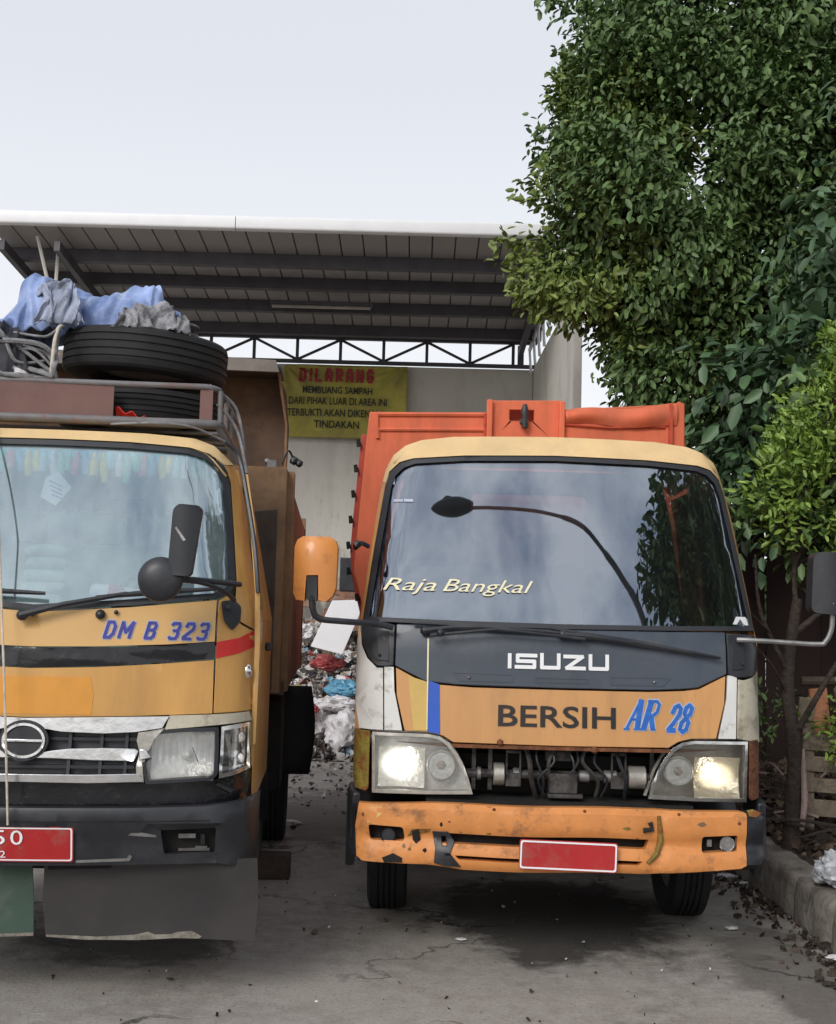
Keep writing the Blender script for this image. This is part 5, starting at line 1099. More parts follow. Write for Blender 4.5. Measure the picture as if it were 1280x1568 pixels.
# second-storey load on the rack
def tyre(name, c, R, w, tilt, label):
    e = tag(empty(name), label, 'tyre'); e.matrix_world = Hm @ Matrix.Translation(c) @ Euler(tilt).to_matrix().to_4x4()
    h = w / 2; pf = [(-h * .6, R * .56), (-h * .95, R * .66), (-h, R * .85), (-h * .9, R * .955), (-h * .78, R * .985)]
    for g in (-.5, -.17, .17, .5): pf += [(h * (g - .06), R), (h * (g - .045), R - .007), (h * (g + .045), R - .007), (h * (g + .06), R)]
    pf += [(h * .78, R * .985), (h * .9, R * .955), (h, R * .85), (h * .95, R * .66), (h * .6, R * .56), (0, R * .54)]
    mb = MB(); mb.lathe(pf, (0, 0, 0), 'Z', 72, close=True); mb.out('tread', 'rubber', e, ang=28)
    mb = MB(); mb.lathe([(-h * .6, R * .57), (-h * .5, R * .5), (-h * .1, R * .45), (-h * .05, .12), (-h * .02, .04)], (0, 0, 0), 'Z', 32); mb.out('rim', 'steel', e)
    return e
tyre('spare_tyre', (.262, .93, 2.70), .378, .20, (rad(1), rad(3), 0), 'large worn tyre lying flat on top of the roof rack under the tarpaulin')
tyre('spare_tyre', (.24, .95, 2.448), .375, .15, (0, 0, 0), 'tyre lying inside the roof rack, seen through the opening beside the brown plate')
rg = tag(empty('red_rag'), 'red rag tucked between the rack rails in front of the lower tyre', 'rag'); rg.matrix_world = Hm
mb = MB(); mb.grid(lambda u, v: Vector((.20 + .13 * u, .53 + .04 * v, 2.372 + .04 * (1 - u) * (1 - v) + .01 * math.sin(u * 14))), 12, 5); o_ = mb.out('cloth', 'red', rg, ang=90); o_.modifiers.new('s', 'SOLIDIFY').thickness = .004
# blue tarpaulin heap
def heap(name, m, pts, h, label, cat, seed, fold=.03, nu=60, nv=30, base=None):
    """a crumpled sheet draped over a ridge: pts are (x, y, ridge z), base z below"""
    S_ = spline(pts, 8); n_ = len(S_) - 1
    def fn(u, v):
        i = min(int(u * n_), n_ - 1); f = u * n_ - i; p = S_[i].lerp(S_[i + 1], f)
        a = PI * (v * 1.1 - .05); hh_ = p.z - base
        q = Vector((p.x + .10 * math.sin(a * 2 + u * 9) * .3, p.y - h * math.cos(a), base + hh_ * max(0, math.sin(a)) ** .6))
        nn = mnoise.noise(Vector((u * 9 + seed, v * 4, seed))); n2 = mnoise.noise(Vector((u * 26 + seed, v * 6, seed * 2)))
        rd = abs(mnoise.noise(Vector((u * 14, v * 5 + seed, 1.5))))
        return q + Vector((.04 * nn, -fold * (nn + .7 * n2) - fold * rd, fold * (nn * .8 + .8 * n2) + fold * rd))
    mb = MB(); mb.grid(fn, nu, nv); o = mb.out(name, m, ang=100); o.matrix_world = Hm @ Matrix.Translation((-.055, 0, .03 if 'heaped' in label or 'plastic' in cat else 0))
    o.modifiers.new('s', 'SOLIDIFY').thickness = .005
    return tag(o, label, cat)
heap('tarpaulin', 'tarp', [(-.33, .85, 2.79), (-.26, .9, 2.87), (-.18, .9, 3.03), (-.06, .92, 3.00), (.05, .93, 2.95), (.17, .93, 2.97), (.28, .93, 3.00), (.36, .95, 3.01), (.43, .95, 2.93), (.50, .96, 2.84)], .21, 'crumpled blue tarpaulin heaped on the upper tyre of the roof rack', 'tarpaulin', 3, .026, 110, 50, base=2.745)
heap('tarpaulin', 'tarpg', [(.22, .68, 2.80), (.30, .68, 2.85), (.40, .70, 2.87), (.48, .72, 2.83), (.54, .76, 2.80)], .11, 'dirty grey plastic sheet bunched at the right end of the blue tarpaulin', 'plastic sheet', 8, .020, 70, 34, base=2.74)
heap('tarpaulin', 'tarplt', [(-.12, .68, 2.90), (-.07, .70, 2.96), (-.01, .70, 2.95), (.04, .72, 2.88)], .07, 'pale grey plastic crumpled in the middle of the blue tarpaulin', 'plastic sheet', 5, .024, 60, 34, base=2.76)
heap('cloth_bundle', 'tarpk', [(-.75, .75, 2.72), (-.55, .72, 2.80), (-.38, .72, 2.80), (-.22, .70, 2.77), (-.12, .72, 2.70)], .2, 'black cloth bundle on the rack left of the upper tyre', 'bundle', 12, .022, 70, 34, base=2.53)
cords = tag(empty('cord_tangle'), 'tangle of grey cords lying over the black bundle on the roof rack', 'cords'); cords.matrix_world = Hm
rr = random.Random(4)
for i in range(13):
    a = (-.72 + .5 * rr.random(), rr.uniform(2.56, 2.78)); pts = []
    for j in range(5): pts.append((a[0] + .14 * j + rr.uniform(-.05, .05), .50 + rr.uniform(-.02, .05), max(2.53, a[1] + rr.uniform(-.06, .06) - .012 * j * j)))
    pts = [(min(-.075 + .02 * rr.random(), p[0]), p[1], p[2]) for p in pts]
    mb = MB(); mb.tube(spline(pts, 6), rr.choice([.006, .009, .012]), 6); mb.out('cord', 'ropeg', cords, ang=60)
wp = tag(MB().grid(lambda u, v: Vector((-.28 + .15 * u, .50 + .02 * math.sin(u * 9), 2.53 + .035 * v * (1 - u) + .02 * (1 - u))), 10, 4).out('plastic_sheet', 'pbagw'), 'white plastic strip hanging beside the rope left of the tyre', 'plastic sheet'); wp.matrix_world = Hm
rp = MB(); rp.tube(spline([(-.078, .52, 2.53), (-.072, .50, 2.60), (-.070, .52, 2.70), (-.066, .56, 2.76), (-.07, .66, 2.79)], 4), .009, 7); r1 = rp.out('rope', 'rope', ang=60); r1.matrix_world = Hm
tag(r1, 'short pale rope tying down the upper tyre at its left side', 'rope')
rp = MB(); rp.tube(spline([(-.40, .46, 2.47), (-.30, .42, 2.34), (-.22, .24, 2.15), (-.171, .09, 1.99), (-.146, .06, 1.867), (-.092, -.02, 1.483), (-.06, -.05, 1.212), (-.02, -.06, .72)], 5), .0045, 6); r2 = rp.out('rope', 'rope', ang=60); r2.matrix_world = Hm
tag(r2, 'long thin pale rope hanging down the front of the ochre truck', 'rope')
for k_, pts in enumerate(([(.60, .55, 2.53), (.70, .60, 2.46), (.735, .62, 2.38), (.76, .60, 2.25)], [(.64, .52, 2.44), (.70, .56, 2.38), (.74, .58, 2.30), (.78, .52, 2.14)], [(.2, .44, 2.325), (.4, .42, 2.335), (.55, .45, 2.325), (.68, .55, 2.28)])):
    mb = MB(); mb.tube(spline(pts, 6), .007 if k_ < 2 else .005, 6); o = mb.out('tie_cord', 'ropeg', ang=60); o.matrix_world = Hm
    tag(o, ['grey cord looping down from the right end of the rack top rail', 'thin cord hanging beside the right pillar of the ochre truck', 'loose cord lying on the ochre truck roof under the rack'][k_], 'cord')
# timber block on the ground beside the ochre truck
mb = MB(); mb.box((-.81, 7.3, .07), (.24, .14, .14), rot=(0, 0, .05)); tag(mb.out('timber_block', 'chockwood', bev=.01), 'dark brown timber block on the ground beside the ochre truck', 'block')
# ------------------------------------------------------------------ refuse heap in the shed
def pz(x, y):
    t = min(1, max(0, (y - 13.0) / 3.2)); h = 1.55 * t ** .85
    h *= .8 + .25 * mnoise.noise(Vector((x * .9, y * .7, 0)))
    return max(-.02, h + .10 * mnoise.noise(Vector((x * 3, y * 3, 1))) * min(1, t * 4))
mb = MB(); mb.grid(lambda u, v: Vector((-4.6 + 6.2 * u, 12.9 + 4.95 * v, pz(-4.6 + 6.2 * u, 12.9 + 4.95 * v))), 90, 70)
tag(mb.out('refuse_mound', 'pile', ang=180), kind='stuff')
rng = np.random.default_rng(5)
def scraps(name, m, n, fx, fy, size, zf, kind='stuff', flat=.5):
    V, Fc = [], []
    for i in range(n):
        x, y = fx(), fy(); c = np.array([x, y, zf(x, y) + .01]); s = size * rng.uniform(.4, 1.5)
        a = rng.normal(0, 1, 3); a[2] *= flat; a /= np.linalg.norm(a); b = np.cross(a, rng.normal(0, 1, 3)); b /= np.linalg.norm(b); nrm = np.cross(a, b)
        q = [c + s * (a * u + b * v * rng.uniform(.5, 1)) + nrm * s * rng.normal(0, .18) for u, v in ((-.5, -.4), (.1, -.55), (.55, -.2), (.45, .4), (-.1, .5), (-.55, .25))]
        mn = min(p[2] for p in q); sh_ = max(0, zf(x, y) - mn + .002) * .8
        k = len(V); V += [p + np.array([0, 0, sh_]) for p in q]; V.append(c + nrm * s * .2 + np.array([0, 0, sh_]))
        for j in range(6): Fc.append((k + 6, k + j, k + (j + 1) % 6))
    return rawmesh(name, V, Fc, m, None, kind)
scraps('litter', 'lit1', 9000, lambda: rng.uniform(-3, 1.3), lambda: rng.uniform(13.0, 17), .085, pz)
for nm_, m_, k_ in (('red_litter', 'pbagr', 90), ('blue_litter', 'pbagb', 60), ('white_litter', 'pbagw', 900), ('dark_litter', 'tarpk', 700), ('brown_litter', 'leafdry', 1500), ('yellow_litter', 'hinotop', 90)):
    scraps(nm_, m_, k_, lambda: rng.uniform(-2.2, 1.0), lambda: rng.uniform(13.0, 15.8), .10, pz)
scraps('yard_litter', 'lit1', 200, lambda: rng.uniform(-1.6, .2), lambda: 13 - abs(rng.normal(0, 1.6)), .035, lambda x, y: 0, flat=.15)
scraps('yard_dirt', 'leafdry', 260, lambda: rng.uniform(-1.5, .2), lambda: 13 - abs(rng.normal(0, 2.2)), .028, lambda x, y: 0, flat=.15)
def bag(name, m, c, r, seed, label, cat='bag', sub=4):
    mb = MB(); mb.sphere((0, 0, 0), 1, sub)
    for v in mb.bm.verts:
        d = v.co.normalized(); f = 1 + .30 * mnoise.noise(d * 1.6 + Vector((seed, 0, 0))) - .38 * abs(mnoise.noise(d * 3 + Vector((0, seed, 0)))) - .22 * abs(mnoise.noise(d * 7 + Vector((seed, seed, 0)))) + .10 * mnoise.noise(d * 15 + Vector((seed, 3, 0)))
        v.co = Vector((d.x * r[0] * f, d.y * r[1] * f, d.z * r[2] * f))
    o = mb.out(name, m, ang=40); o.location = c; return tag(o, label, cat)
bag('rubbish_bag', 'pbagw', (-.70, 13.25, .24), (.28, .26, .27), 1, 'large white plastic bag at the foot of the refuse heap')
bag('rubbish_bag', 'pbagw', (-1.06, 13.4, .36), (.22, .2, .20), 2, 'smaller white bag with red marks left of the large one')
bag('rubbish_bag', 'pbagr', (-1.18, 13.2, .30), (.07, .12, .22), 3, 'upright red plastic wrapper between the two white bags', 'wrapper')
bag('rubbish_bag', 'pbagr', (-.96, 13.7, .98), (.20, .13, .09), 4, 'bright red plastic bag below the white board', 'bag')
bag('rubbish_bag', 'pbagb', (-.76, 13.45, .72), (.20, .13, .11), 5, 'light blue plastic bag on the refuse heap', 'bag')
bag('rubbish_bag', 'pbagw', (-.82, 13.35, .56), (.22, .14, .09), 7, 'white and green bag just under the light blue bag')
bag('rubbish_bag', 'pbagw', (-1.32, 14.3, 1.30), (.18, .2, .13), 9, 'crumpled pale bag high on the left of the refuse heap')
bag('rubbish_bag', 'pbagr', (-1.1, 13.15, .52), (.12, .1, .06), 6, 'small crimson wrapper above the white bags', 'wrapper')
mb = MB(); mb.panel([(-.24, 0), (.10, -.08), (.30, .40), (.30, .52), (-.02, .50)], [], lambda a, b, d: Vector((a, d + .25 * b, b)), .07, 0)
o = mb.out('white_board', 'fascia', bev=.004); o.location = (-.88, 13.35, 1.17); o.rotation_euler = (0, 0, .1); tag(o, 'clean white board leaning on the refuse heap', 'board')
# brick stack by the wall
bk = tag(empty('brick_stack', (-1.0, 16.2, 1.1)), 'tumbled stack of reddish bricks above the refuse heap by the wall', 'bricks')
mb = MB(); mb.box((0, 0, 0), (.21, .1, .075)); b0 = mb.out('brick', 'brick', bk, bev=.006)
rr = random.Random(9); n_ = 0
for r_ in range(9):
    for c_ in range(5):
        if rr.random() < .12: continue
        loc = (-.42 + .225 * c_ + (r_ % 2) * .1 + rr.uniform(-.02, .02), rr.uniform(-.05, .05) + .02 * r_, .04 + .083 * r_); rot = (rr.uniform(-.06, .06), rr.uniform(-.05, .05), rr.uniform(-.2, .2))
        if n_ == 0: b0.location = loc; b0.rotation_euler = rot
        else: child(bk, b0, loc=loc, rot=rot)
        n_ += 1
bx_ = MB(); bx_.box((0, 0, 0), (.28, .4, .42)); o = bx_.out('dark_crate', 'black', bev=.01); o.location = (-.82, 15.6, 2.02); tag(o, 'dark box standing on the bricks beside the orange mirror', 'box')
mb = MB(); mb.box((0, 0, -.45), (.26, .36, .5)); c_ = mb.out('crate_foot', 'brick', o)

# ------------------------------------------------------------------ fence boards in the deep shade to the right
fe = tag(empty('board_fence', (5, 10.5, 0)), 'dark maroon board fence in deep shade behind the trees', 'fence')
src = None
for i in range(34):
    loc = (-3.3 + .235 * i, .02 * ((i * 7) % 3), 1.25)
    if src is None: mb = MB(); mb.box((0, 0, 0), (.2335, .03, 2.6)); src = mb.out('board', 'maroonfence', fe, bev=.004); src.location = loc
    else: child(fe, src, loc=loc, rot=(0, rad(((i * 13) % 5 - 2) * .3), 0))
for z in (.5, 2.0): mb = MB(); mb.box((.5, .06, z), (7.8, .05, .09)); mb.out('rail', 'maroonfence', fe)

# ------------------------------------------------------------------ trees
rng = np.random.default_rng(21)
def limb(root, pts, r, m='bark', name='branch'):
    pts = spline(pts, 5); k = len(pts); rs = [r[0] + (r[1] - r[0]) * i / (k - 1) for i in range(k)]
    pts = [p + Vector((mnoise.noise(p * 2.1), mnoise.noise(p * 2.3 + Vector((9, 0, 0))), 0)) * min(.05, rs[i] * .8) for i, p in enumerate(pts)]
    mb = MB(); mb.tube(pts, rs, 9); return mb.out(name, m, root, ang=60)
def leafset(parent, m, C, Dn, size, per, sig, droop, asp, nsingle=0, seed=1, upn=.6):
    g = np.random.default_rng(seed)
    cr_ = leaves('foliage', m, parent, C, Dn, size, g, per, sig, droop, asp, upn=upn)
    return cr_
def single_leaves(parent, m, C, Dn, size, n, seed, asp=.45, droop=.4):
    """the nearest leaves as pieces of their own"""
    me = bpy.data.meshes.new('leaf'); w = size * asp / 2
    me.from_pydata([(0, 0, 0), (w * .8, size * .3, .12 * size), (w, size * .6, .10 * size), (0, size, -.12 * size), (-w, size * .6, .10 * size), (-w * .8, size * .3, .12 * size), (0, size * .45, 0)], [],
                   [(0, 1, 6), (1, 2, 6), (2, 3, 6), (3, 4, 6), (4, 5, 6), (5, 0, 6)]); me.materials.append(MT[m])
    g = random.Random(seed); order = np.argsort(C[:, 1] + .3 * np.abs(C[:, 0])); ids = order[:int(len(order) * .45)]
    for k in range(n):
        i = int(g.choice(list(ids))); d = Vector(Dn[i]) * .7 + Vector((g.gauss(0, .6), g.gauss(0, .5) - .25, g.gauss(0, .5) - droop))
        o = bpy.data.objects.new('leaf', me); COL.objects.link(o); o.parent = parent
        q = d.to_track_quat('Y', 'Z'); o.rotation_mode = 'QUATERNION'; o.rotation_quaternion = q @ Euler((0, g.uniform(-.7, .7), 0)).to_quaternion()
        o.location = Vector(C[i]) + Vector((g.gauss(0, .08), g.gauss(0, .08), g.gauss(0, .08))) - parent.location; s_ = g.uniform(.75, 1.3); o.scale = (s_, s_, s_)
def tree(loc, label, m, blobs, dens, size, per, sig, droop, asp, trunk, limbs, seed, nsing, msing=None, group=None, upn=.6, filt=None, inner=.55, cat='tree'):
    t = tag(empty('tree', loc), label, cat, group); g = np.random.default_rng(seed); L = np.array(loc)
    tr = limb(t, [Vector(p) - Vector(loc) for p in trunk[0]], trunk[1], name='trunk')
    for p, r in limbs: limb(tr, [Vector(q) - Vector(loc) for q in p], r)
    C, Dn = blob_clusters(blobs, dens, g, inner=inner, filt=filt)
    leafset(t, m, C - L, Dn, size, per, sig, droop, asp, seed=seed, upn=upn)
    b0 = [Vector(p[len(p) // 2]) for p, r in limbs] + [Vector(p) for p in trunk[0][2:]] if nsing or True else []
    gt = random.Random(seed); mbt = MB()
    for k in range(0, len(C), max(1, len(C) // 70)):
        c_ = Vector(C[k]); s_ = min(b0, key=lambda q: (q - c_).length)
        if (s_ - c_).length > 3.2: continue
        mid = s_.lerp(c_, .5) + Vector((gt.uniform(-.15, .15), gt.uniform(-.15, .15), gt.uniform(-.05, .2)))
        mbt.tube(spline([s_ - Vector(loc), mid - Vector(loc), c_ - Vector(loc)], 3), [.016, .014, .012, .010, .008, .006, .004][:7], 5)
    tg = mbt.out('twigs', 'bark', t, ang=60); tg['kind'] = 'stuff'
    if nsing: single_leaves(t, msing or m, C, Dn, size * 1.15, nsing, seed, asp, droop)
    return t, C, Dn
# big dark tree over the shed's right corner
tree((3.9, 12.2, .3), 'tall dark green tree with small leaves overhanging the right corner of the shed roof', 'leaf',
     [(3.0, 11.6, 7.5, 1.62, 1.3, 1.6), (2.32, 11.2, 6.0, 1.22, 1.1, 1.2), (2.15, 11.0, 5.25, 1.05, 1.0, .85), (3.3, 11.3, 5.6, 1.5, 1.2, 1.4), (4.6, 11.8, 7.2, 1.7, 1.4, 1.8),
      (2.75, 11.6, 4.4, .95, 1.0, .85), (3.6, 11.6, 4.2, 1.2, 1.0, 1.3), (2.45, 11.3, 8.6, 1.0, 1, .9), (4.9, 11.6, 5.2, 1.3, 1.1, 1.6), (2.45, 11.4, 3.9, .55, .6, .5)],
     22, .082, 40, .14, .6, .5, ([(3.9, 12.2, .2), (3.85, 12.2, 2.2), (3.6, 12.1, 4.2), (3.5, 12.0, 6.5)], (.17, .06)),
     [([(3.7, 12.1, 3.6), (3.0, 11.8, 4.8), (2.2, 11.4, 5.8)], (.07, .02)), ([(3.6, 12.1, 4.4), (4.3, 12, 5.6), (4.8, 11.9, 7.2)], (.07, .02)), ([(3.55, 12, 5.2), (2.9, 11.8, 6.6), (2.6, 11.7, 8)], (.06, .02)), ([(3.8, 12.2, 2.4), (3.3, 11.9, 3.4), (2.7, 11.6, 4.2)], (.05, .015))],
     31, 280, filt=lambda C: ~((np.abs(C[:, 0] - .2287 * C[:, 1]) < .27) & (np.abs(C[:, 2] - 1.55 - .382 * C[:, 1]) < .34)))
tree((2.3, 12.6, .2), 'olive green leafy branches low at the left edge of the dark tree, beside the gutter', 'leafy',
     [(1.7, 11.4, 4.9, .9, .7, .55), (1.38, 11.2, 4.75, .55, .5, .36), (1.55, 11.2, 5.3, .6, .5, .5), (1.9, 11.3, 5.9, .6, .6, .5), (2.5, 11.4, 4.3, .7, .6, .5), (1.72, 11.2, 6.45, .45, .5, .4)],
     22, .08, 32, .12, .2, .5, ([(2.35, 12.6, .2), (2.4, 12.5, 2.0), (2.3, 12.2, 3.6), (2.1, 11.9, 4.7)], (.07, .02)),
     [([(2.3, 12.2, 3.7), (2.1, 11.8, 4.3), (1.7, 11.5, 4.8)], (.03, .01)), ([(2.1, 11.9, 4.7), (1.9, 11.6, 5.6), (1.8, 11.4, 6.3)], (.03, .008))], 33, 60)
# nearer tree with large glossy leaves, right
tree((4.6, 9.3, .3), 'tree with large glossy dark leaves filling the right side above the fence', 'leafbig',
     [(3.9, 9.4, 4.0, 1.1, .8, 1.1), (3.2, 9.6, 3.2, .9, .7, .9), (4.4, 9.2, 5.6, 1.0, .8, 1.3), (2.75, 9.9, 2.6, .55, .5, .6), (4.2, 9.2, 2.6, 1.2, .8, .8), (4.9, 9.0, 6.8, 1.2, .9, 1.0)],
     13, .125, 26, .18, .7, .5, ([(4.6, 9.3, .2), (4.5, 9.3, 2), (4.2, 9.3, 4), (4.4, 9.2, 6)], (.11, .04)),
     [([(4.5, 9.3, 1.8), (3.9, 9.4, 2.8), (3.3, 9.6, 3.5)], (.05, .015)), ([(4.4, 9.3, 2.6), (4.0, 9.3, 3.8), (3.8, 9.4, 4.8)], (.04, .015))], 35, 160)
tree((5.2, 8.2, .3), 'leafy branch of fresh yellow green leaves at the top right corner', 'leafbr',
     [(4.05, 8.4, 5.15, .35, .3, .18), (4.3, 8.3, 5.55, .4, .3, .3)], 10, .12, 14, .10, .1, .4, ([(5.2, 8.2, .2), (5.1, 8.2, 3), (4.8, 8.2, 5.0)], (.06, .02)),
     [([(4.8, 8.2, 5.0), (4.4, 8.3, 5.2), (4.1, 8.35, 5.2)], (.018, .006))], 36, 0)
# dense hedge behind, in shade
tree((5.2, 13.5, .2), 'dark bushy trees massed behind the board fence', 'leaf',
     [(3.6, 13.6, 2.2, 1.2, .8, 1.9), (5.2, 13.4, 3.0, 1.6, .9, 2.6), (7.0, 13.0, 4, 1.6, .9, 3.2), (2.75, 13.9, 3.0, .6, .6, 1.2), (6.2, 13, 6.5, 1.8, .9, 2.2)],
     11, .11, 26, .2, .3, .5, ([(5.2, 13.5, .2), (5.1, 13.4, 3), (5.3, 13.4, 5.5)], (.13, .05)), [([(5.1, 13.4, 2.6), (4.4, 13.4, 3.6), (3.8, 13.5, 4.2)], (.05, .02))], 37, 0)
# bright green clipped shrub with bare stems
t, C, Dn = tree((2.27, 7.35, .22), 'bright green shrub with fine leaves above bare twisted stems by the kerb', 'leafbr',
     [(3.2, 7.4, 3.0, .80, .6, .60), (2.78, 7.3, 2.62, .66, .55, .48), (2.42, 7.25, 2.35, .40, .4, .32), (3.1, 7.4, 2.35, .8, .55, .4), (3.0, 7.3, 3.2, .42, .4, .32)],
     62, .052, 24, .055, -.35, .40, ([(2.24, 7.35, .15), (2.26, 7.33, .7), (2.22, 7.35, 1.2), (2.28, 7.35, 1.7)], (.055, .03)),
     [([(2.23, 7.35, 1.25), (2.05, 7.3, 1.6), (2.0, 7.25, 1.95)], (.018, .006)), ([(2.27, 7.35, 1.5), (2.5, 7.3, 1.75), (2.6, 7.3, 2.2)], (.022, .008)), ([(2.28, 7.35, 1.6), (2.25, 7.3, 1.9), (2.35, 7.3, 2.3)], (.018, .008)),
      ([(2.26, 7.33, .9), (2.45, 7.2, 1.3), (2.75, 7.2, 1.75), (2.9, 7.3, 2.2)], (.02, .008)), ([(2.1, 7.3, 1.5), (1.95, 7.2, 1.62), (1.9, 7.2, 1.75)], (.008, .003)), ([(2.24, 7.35, 1.1), (2.1, 7.25, 1.3), (1.98, 7.2, 1.42)], (.010, .003))],
     41, 160, 'leafbr', upn=.3, inner=.75)
# its shaded inner foliage
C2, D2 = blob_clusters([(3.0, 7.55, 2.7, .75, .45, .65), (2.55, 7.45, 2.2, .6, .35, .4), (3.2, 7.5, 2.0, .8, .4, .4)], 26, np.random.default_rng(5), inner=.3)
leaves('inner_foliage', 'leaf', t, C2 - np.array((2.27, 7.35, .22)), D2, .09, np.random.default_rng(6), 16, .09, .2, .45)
mb = MB(); mb.tube([(.02, -.05, .13), (.035, -.06, .3), (.03, -.055, .48), (.03, -.05, .6)], [.014, .02, .016, .008], 7); mb.out('peeled_bark', 'barkpale', t)
# low weeds
rng2 = np.random.default_rng(8)
for (x, y, z, lab, n, m_) in ((2.66, 7.42, .95, 'small green weed growing over the pallet', 60, 'leafbr'), (2.25, 8.6, .9, 'dim weed in front of the fence, left of the shrub stem', 60, 'leaf')):
    C = np.array([x, y, z]) + rng2.normal(0, .12, (n, 3)); D = rng2.normal(0, 1, (n, 3)); D /= np.linalg.norm(D, axis=1)[:, None]
    e = tag(empty('weed', (x, y, .3)), lab, 'weed'); limb(e, [(0, 0, -.1), (.03, 0, z - .35), (0, 0, z - .2)], (.012, .006), name='stem')
    leaves('foliage', m_, e, C - np.array([x, y, .3]), D, .045, rng2, 14, .05, 0, .4)

# ------------------------------------------------------------------ pallet and planks on the bank
pa = tag(empty('wooden_pallet', (2.57, 7.5, .34)), 'old slatted wooden pallet standing on edge on the bank behind the kerb', 'pallet')
for i, (z, dz) in enumerate(((.10, .10), (.235, .085), (.36, .09), (.49, .10))):
    mb = MB(); mb.box((.1, .0, z), (.62, .022, dz), rot=(0, rad(2.5), rad(-2))); mb.out('slat', 'wood', pa, bev=.003)
for x in (-.17, .36): mb = MB(); mb.box((x, .05, .3), (.07, .07, .62)); mb.out('upright', 'wood', pa, bev=.004)
for k_, (x, z, w, h, tilt, m_, lab) in enumerate(((2.40, .90, .10, .40, .10, 'wood', 'grey brown plank leaning behind the pallet, nearest the shrub stem'), (2.50, 1.02, .11, .28, -.12, 'woodor', 'split orange plank leaning above the pallet'), (2.66, 1.0, .09, .34, -.2, 'wood', 'dark plank leaning right of the split orange one'))):
    mb = MB(); mb.box((0, 0, 0), (w, .04, h)); o = mb.out('plank', m_, bev=.006); o.location = (x, 7.62, z); o.rotation_euler = (.08, tilt, 0); tag(o, lab, 'plank')
mb = MB(); mb.tube([(2.38, 7.6, 1.20), (3.2, 7.6, 1.22)], .028, 8); tag(mb.out('pole', 'chockwood'), 'thin dark pole laid across the tops of the leaning planks', 'pole')
bag('plastic_bag', 'pbagc', (2.17, 6.35, .31), (.13, .12, .10), 12, 'crumpled clear plastic bag on the bank at the right edge', 'bag')
bag('plastic_bag', 'pbagc', (2.42, 6.5, .33), (.14, .14, .10), 15, 'second clear plastic bag lying beside the first at the frame edge', 'bag')
# twigs, leaves and litter on bank, kerb foot and yard
def kz(x, y): return soil_z(x, y) + .004 if x > 2.25 else (.245 if x > 2.04 else 0)
rng = np.random.default_rng(77)
scraps('dead_leaves', 'leafdry', 2000, lambda: rng.uniform(2.22, 3.6), lambda: rng.uniform(5.2, 11), .045, kz, flat=.3)
scraps('gutter_leaves', 'leafdry', 70, lambda: 2.0 - abs(rng.normal(0, .12)), lambda: rng.uniform(5, 9), .03, lambda x, y: 0, flat=.15)
scraps('gutter_grit', 'soil', 500, lambda: 2.02 - abs(rng.normal(0, .10)), lambda: rng.uniform(5, 9), .03, lambda x, y: 0, flat=.4)
scraps('loose_grit', 'lit1', 70, lambda: rng.uniform(-1.5, 2.0), lambda: rng.uniform(4.6, 7.5), .013, lambda x, y: 0, flat=.2)
scraps('pebbles', 'soil', 130, lambda: rng.uniform(-1.5, 2.0), lambda: rng.uniform(4.6, 7.5), .014, lambda x, y: 0, flat=.6)
rr = random.Random(15)
tw = tag(empty('twig_pile', (2.5, 8.0, .3)), 'scattered dry twigs and sticks on the bank below the shrub', 'twigs')
for i in range(46):
    x, y = rr.uniform(-.35, .8), rr.uniform(-1.6, 1.6); a = rr.uniform(0, PI); L_ = rr.uniform(.15, .5); z = rr.uniform(.02, .12)
    mb = MB(); mb.tube(spline([(x, y, z), (x + L_ * .5 * math.cos(a), y + L_ * .5 * math.sin(a), z + rr.uniform(.0, .08)), (x + L_ * math.cos(a), y + L_ * math.sin(a), z)], 3), [rr.uniform(.005, .011)] * 7, 5); mb.out('twig', 'barkpale' if i % 4 == 0 else 'bark', tw)
for k_, (x, y, sx, lab, m_) in enumerate(((1.93, 7.62, .07, 'white scrap lying by the front wheel of the slate nosed truck', 'pbagw'), (1.98, 7.42, .05, 'small white scrap at the kerb foot, nearer than its twin', 'pbagw'),
        (1.64, 6.35, .035, 'tiny pale scrap on the concrete in front of the kerb', 'pbagw'), (2.0, 5.85, .05, 'crumpled white wrapper at the kerb foot by the right edge', 'pbagw'), (1.33, 4.83, .035, 'orange scrap on the concrete at the bottom edge', 'woodor'), (-.90, 9.1, .11, 'pale crushed packet on the ground between the trucks', 'pbagw'), (.26, 6.0, .03, 'tiny pale scrap on the dark concrete in front of the truck', 'pbagw'), (-.98, 5.25, .018, 'dark pebble on the bare concrete at lower left', 'soil'))):
    bag('litter_scrap', m_, (x, y, .012), (sx, sx * .6, sx * .25), 20 + k_, lab, 'scrap', 3)
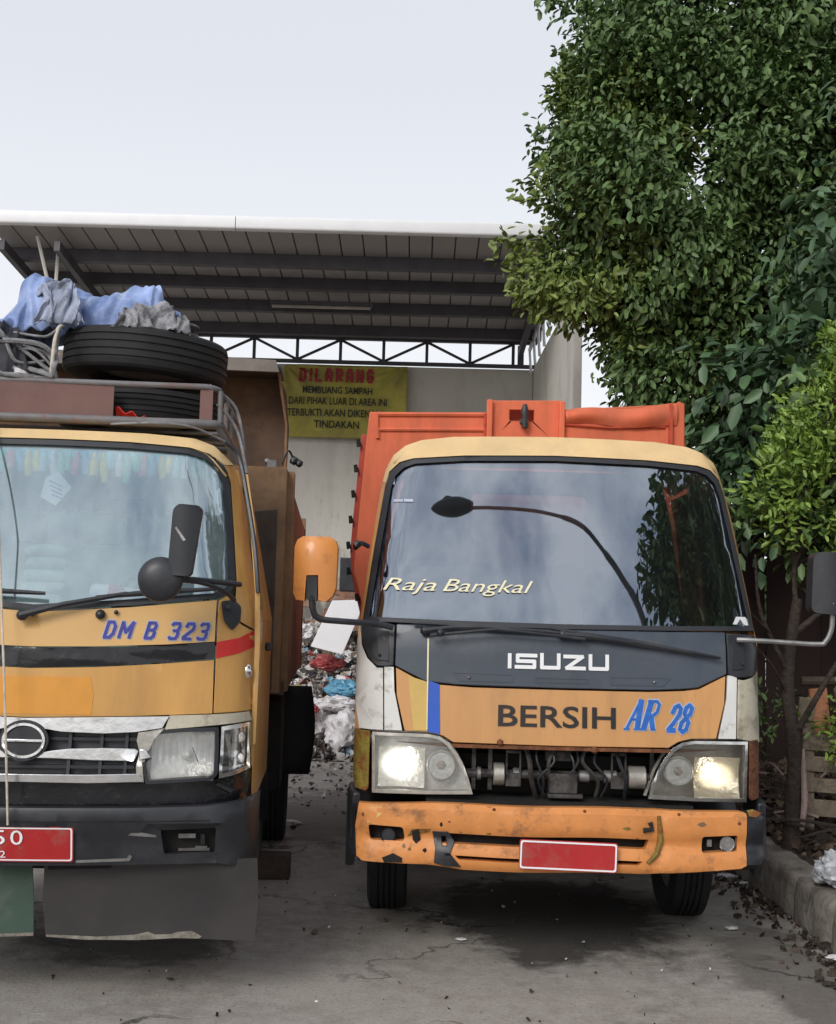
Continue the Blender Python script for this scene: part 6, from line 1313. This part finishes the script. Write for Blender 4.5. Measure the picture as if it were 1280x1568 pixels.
# ------------------------------------------------------------------ what stands behind the camera and shows in the windscreens
sl_ = tag(empty('street_lamp', (4.3, -1.5, 0)), 'tall grey street lamp with a curved arm, mirrored in both windscreens', 'street lamp')
mb = MB(); mb.tube(spline([(0, 0, -.05), (-.02, 0, 4), (-.12, 0, 7), (-.39, 0, 9.0), (-.78, 0, 9.75), (-1.18, 0, 10.25), (-1.71, 0, 10.75), (-2.56, 0, 10.95), (-3.6, 0, 11.03), (-4.7, 0, 11.06)], 6), [.085] * 14 + [.075] * 8 + [.06] * 8 + [.042] * 10 + [.028] * 15, 10); mb.out('pole', 'lampgrey', sl_, ang=60)
mb = MB(); mb.grid(lambda u, v: Vector((-4.55 - 1.15 * u, .16 * math.cos(2 * PI * v) * math.sin(PI * min(1, u * .93 + .07)) ** .6, 11.10 + .15 * math.sin(2 * PI * v) * math.sin(PI * min(1, u * .93 + .07)) ** .7)), 16, 14); mb.sphere((-5.25, 0, 11.22), (.16, .1, .10), 2); mb.out('lamp_head', 'lampgrey', sl_, ang=60)
tree((6.3, -.2, 0), 'tall tree beside the viewpoint, mirrored in the right half of the windscreen', 'leaf',
     [(5.6, 0, 9.0, 1.1, 1.0, 1.0), (4.75, 0, 9.6, .55, .5, .35), (4.35, 0, 8.5, .75, .6, .4), (4.9, 0, 8.0, .8, .8, .8), (6.6, 0, 7.5, 1.8, 1.4, 1.8), (7.3, 0, 10, 1.9, 1.4, 1.6), (6.2, 0, 5.2, 1.5, 1.2, 1.2), (5.1, 0, 6.8, .9, .8, .7)],
     14, .15, 24, .16, .2, .5, ([(6.3, -.2, 0), (6.25, -.2, 3), (6.0, -.1, 6), (5.9, 0, 9)], (.2, .05)), [([(6.1, -.1, 5), (5.2, 0, 7), (4.6, 0, 8.4)], (.07, .02)), ([(6.1, 0, 5.5), (7, 0, 8), (7.4, 0, 9.6)], (.07, .02))], 51, 0)
tree((5.0, 4.2, .2), 'dense tree on the bank to the right, mirrored at the right windscreen edge', 'leaf',
     [(5.2, 4.2, 3.4, 1.5, 1.6, 1.3), (5.4, 4.0, 5.4, 1.6, 1.7, 1.5), (5.6, 3.0, 7.0, 1.5, 1.5, 1.2), (5.3, 2.2, 4.6, 1.4, 1.3, 1.4)],
     12, .15, 24, .18, .2, .5, ([(5.0, 4.2, .1), (5.1, 4.1, 2.5), (5.3, 3.9, 5)], (.16, .05)), [([(5.1, 4.1, 2.2), (5.3, 3.2, 3.6), (5.3, 2.5, 4.6)], (.06, .02))], 53, 0)
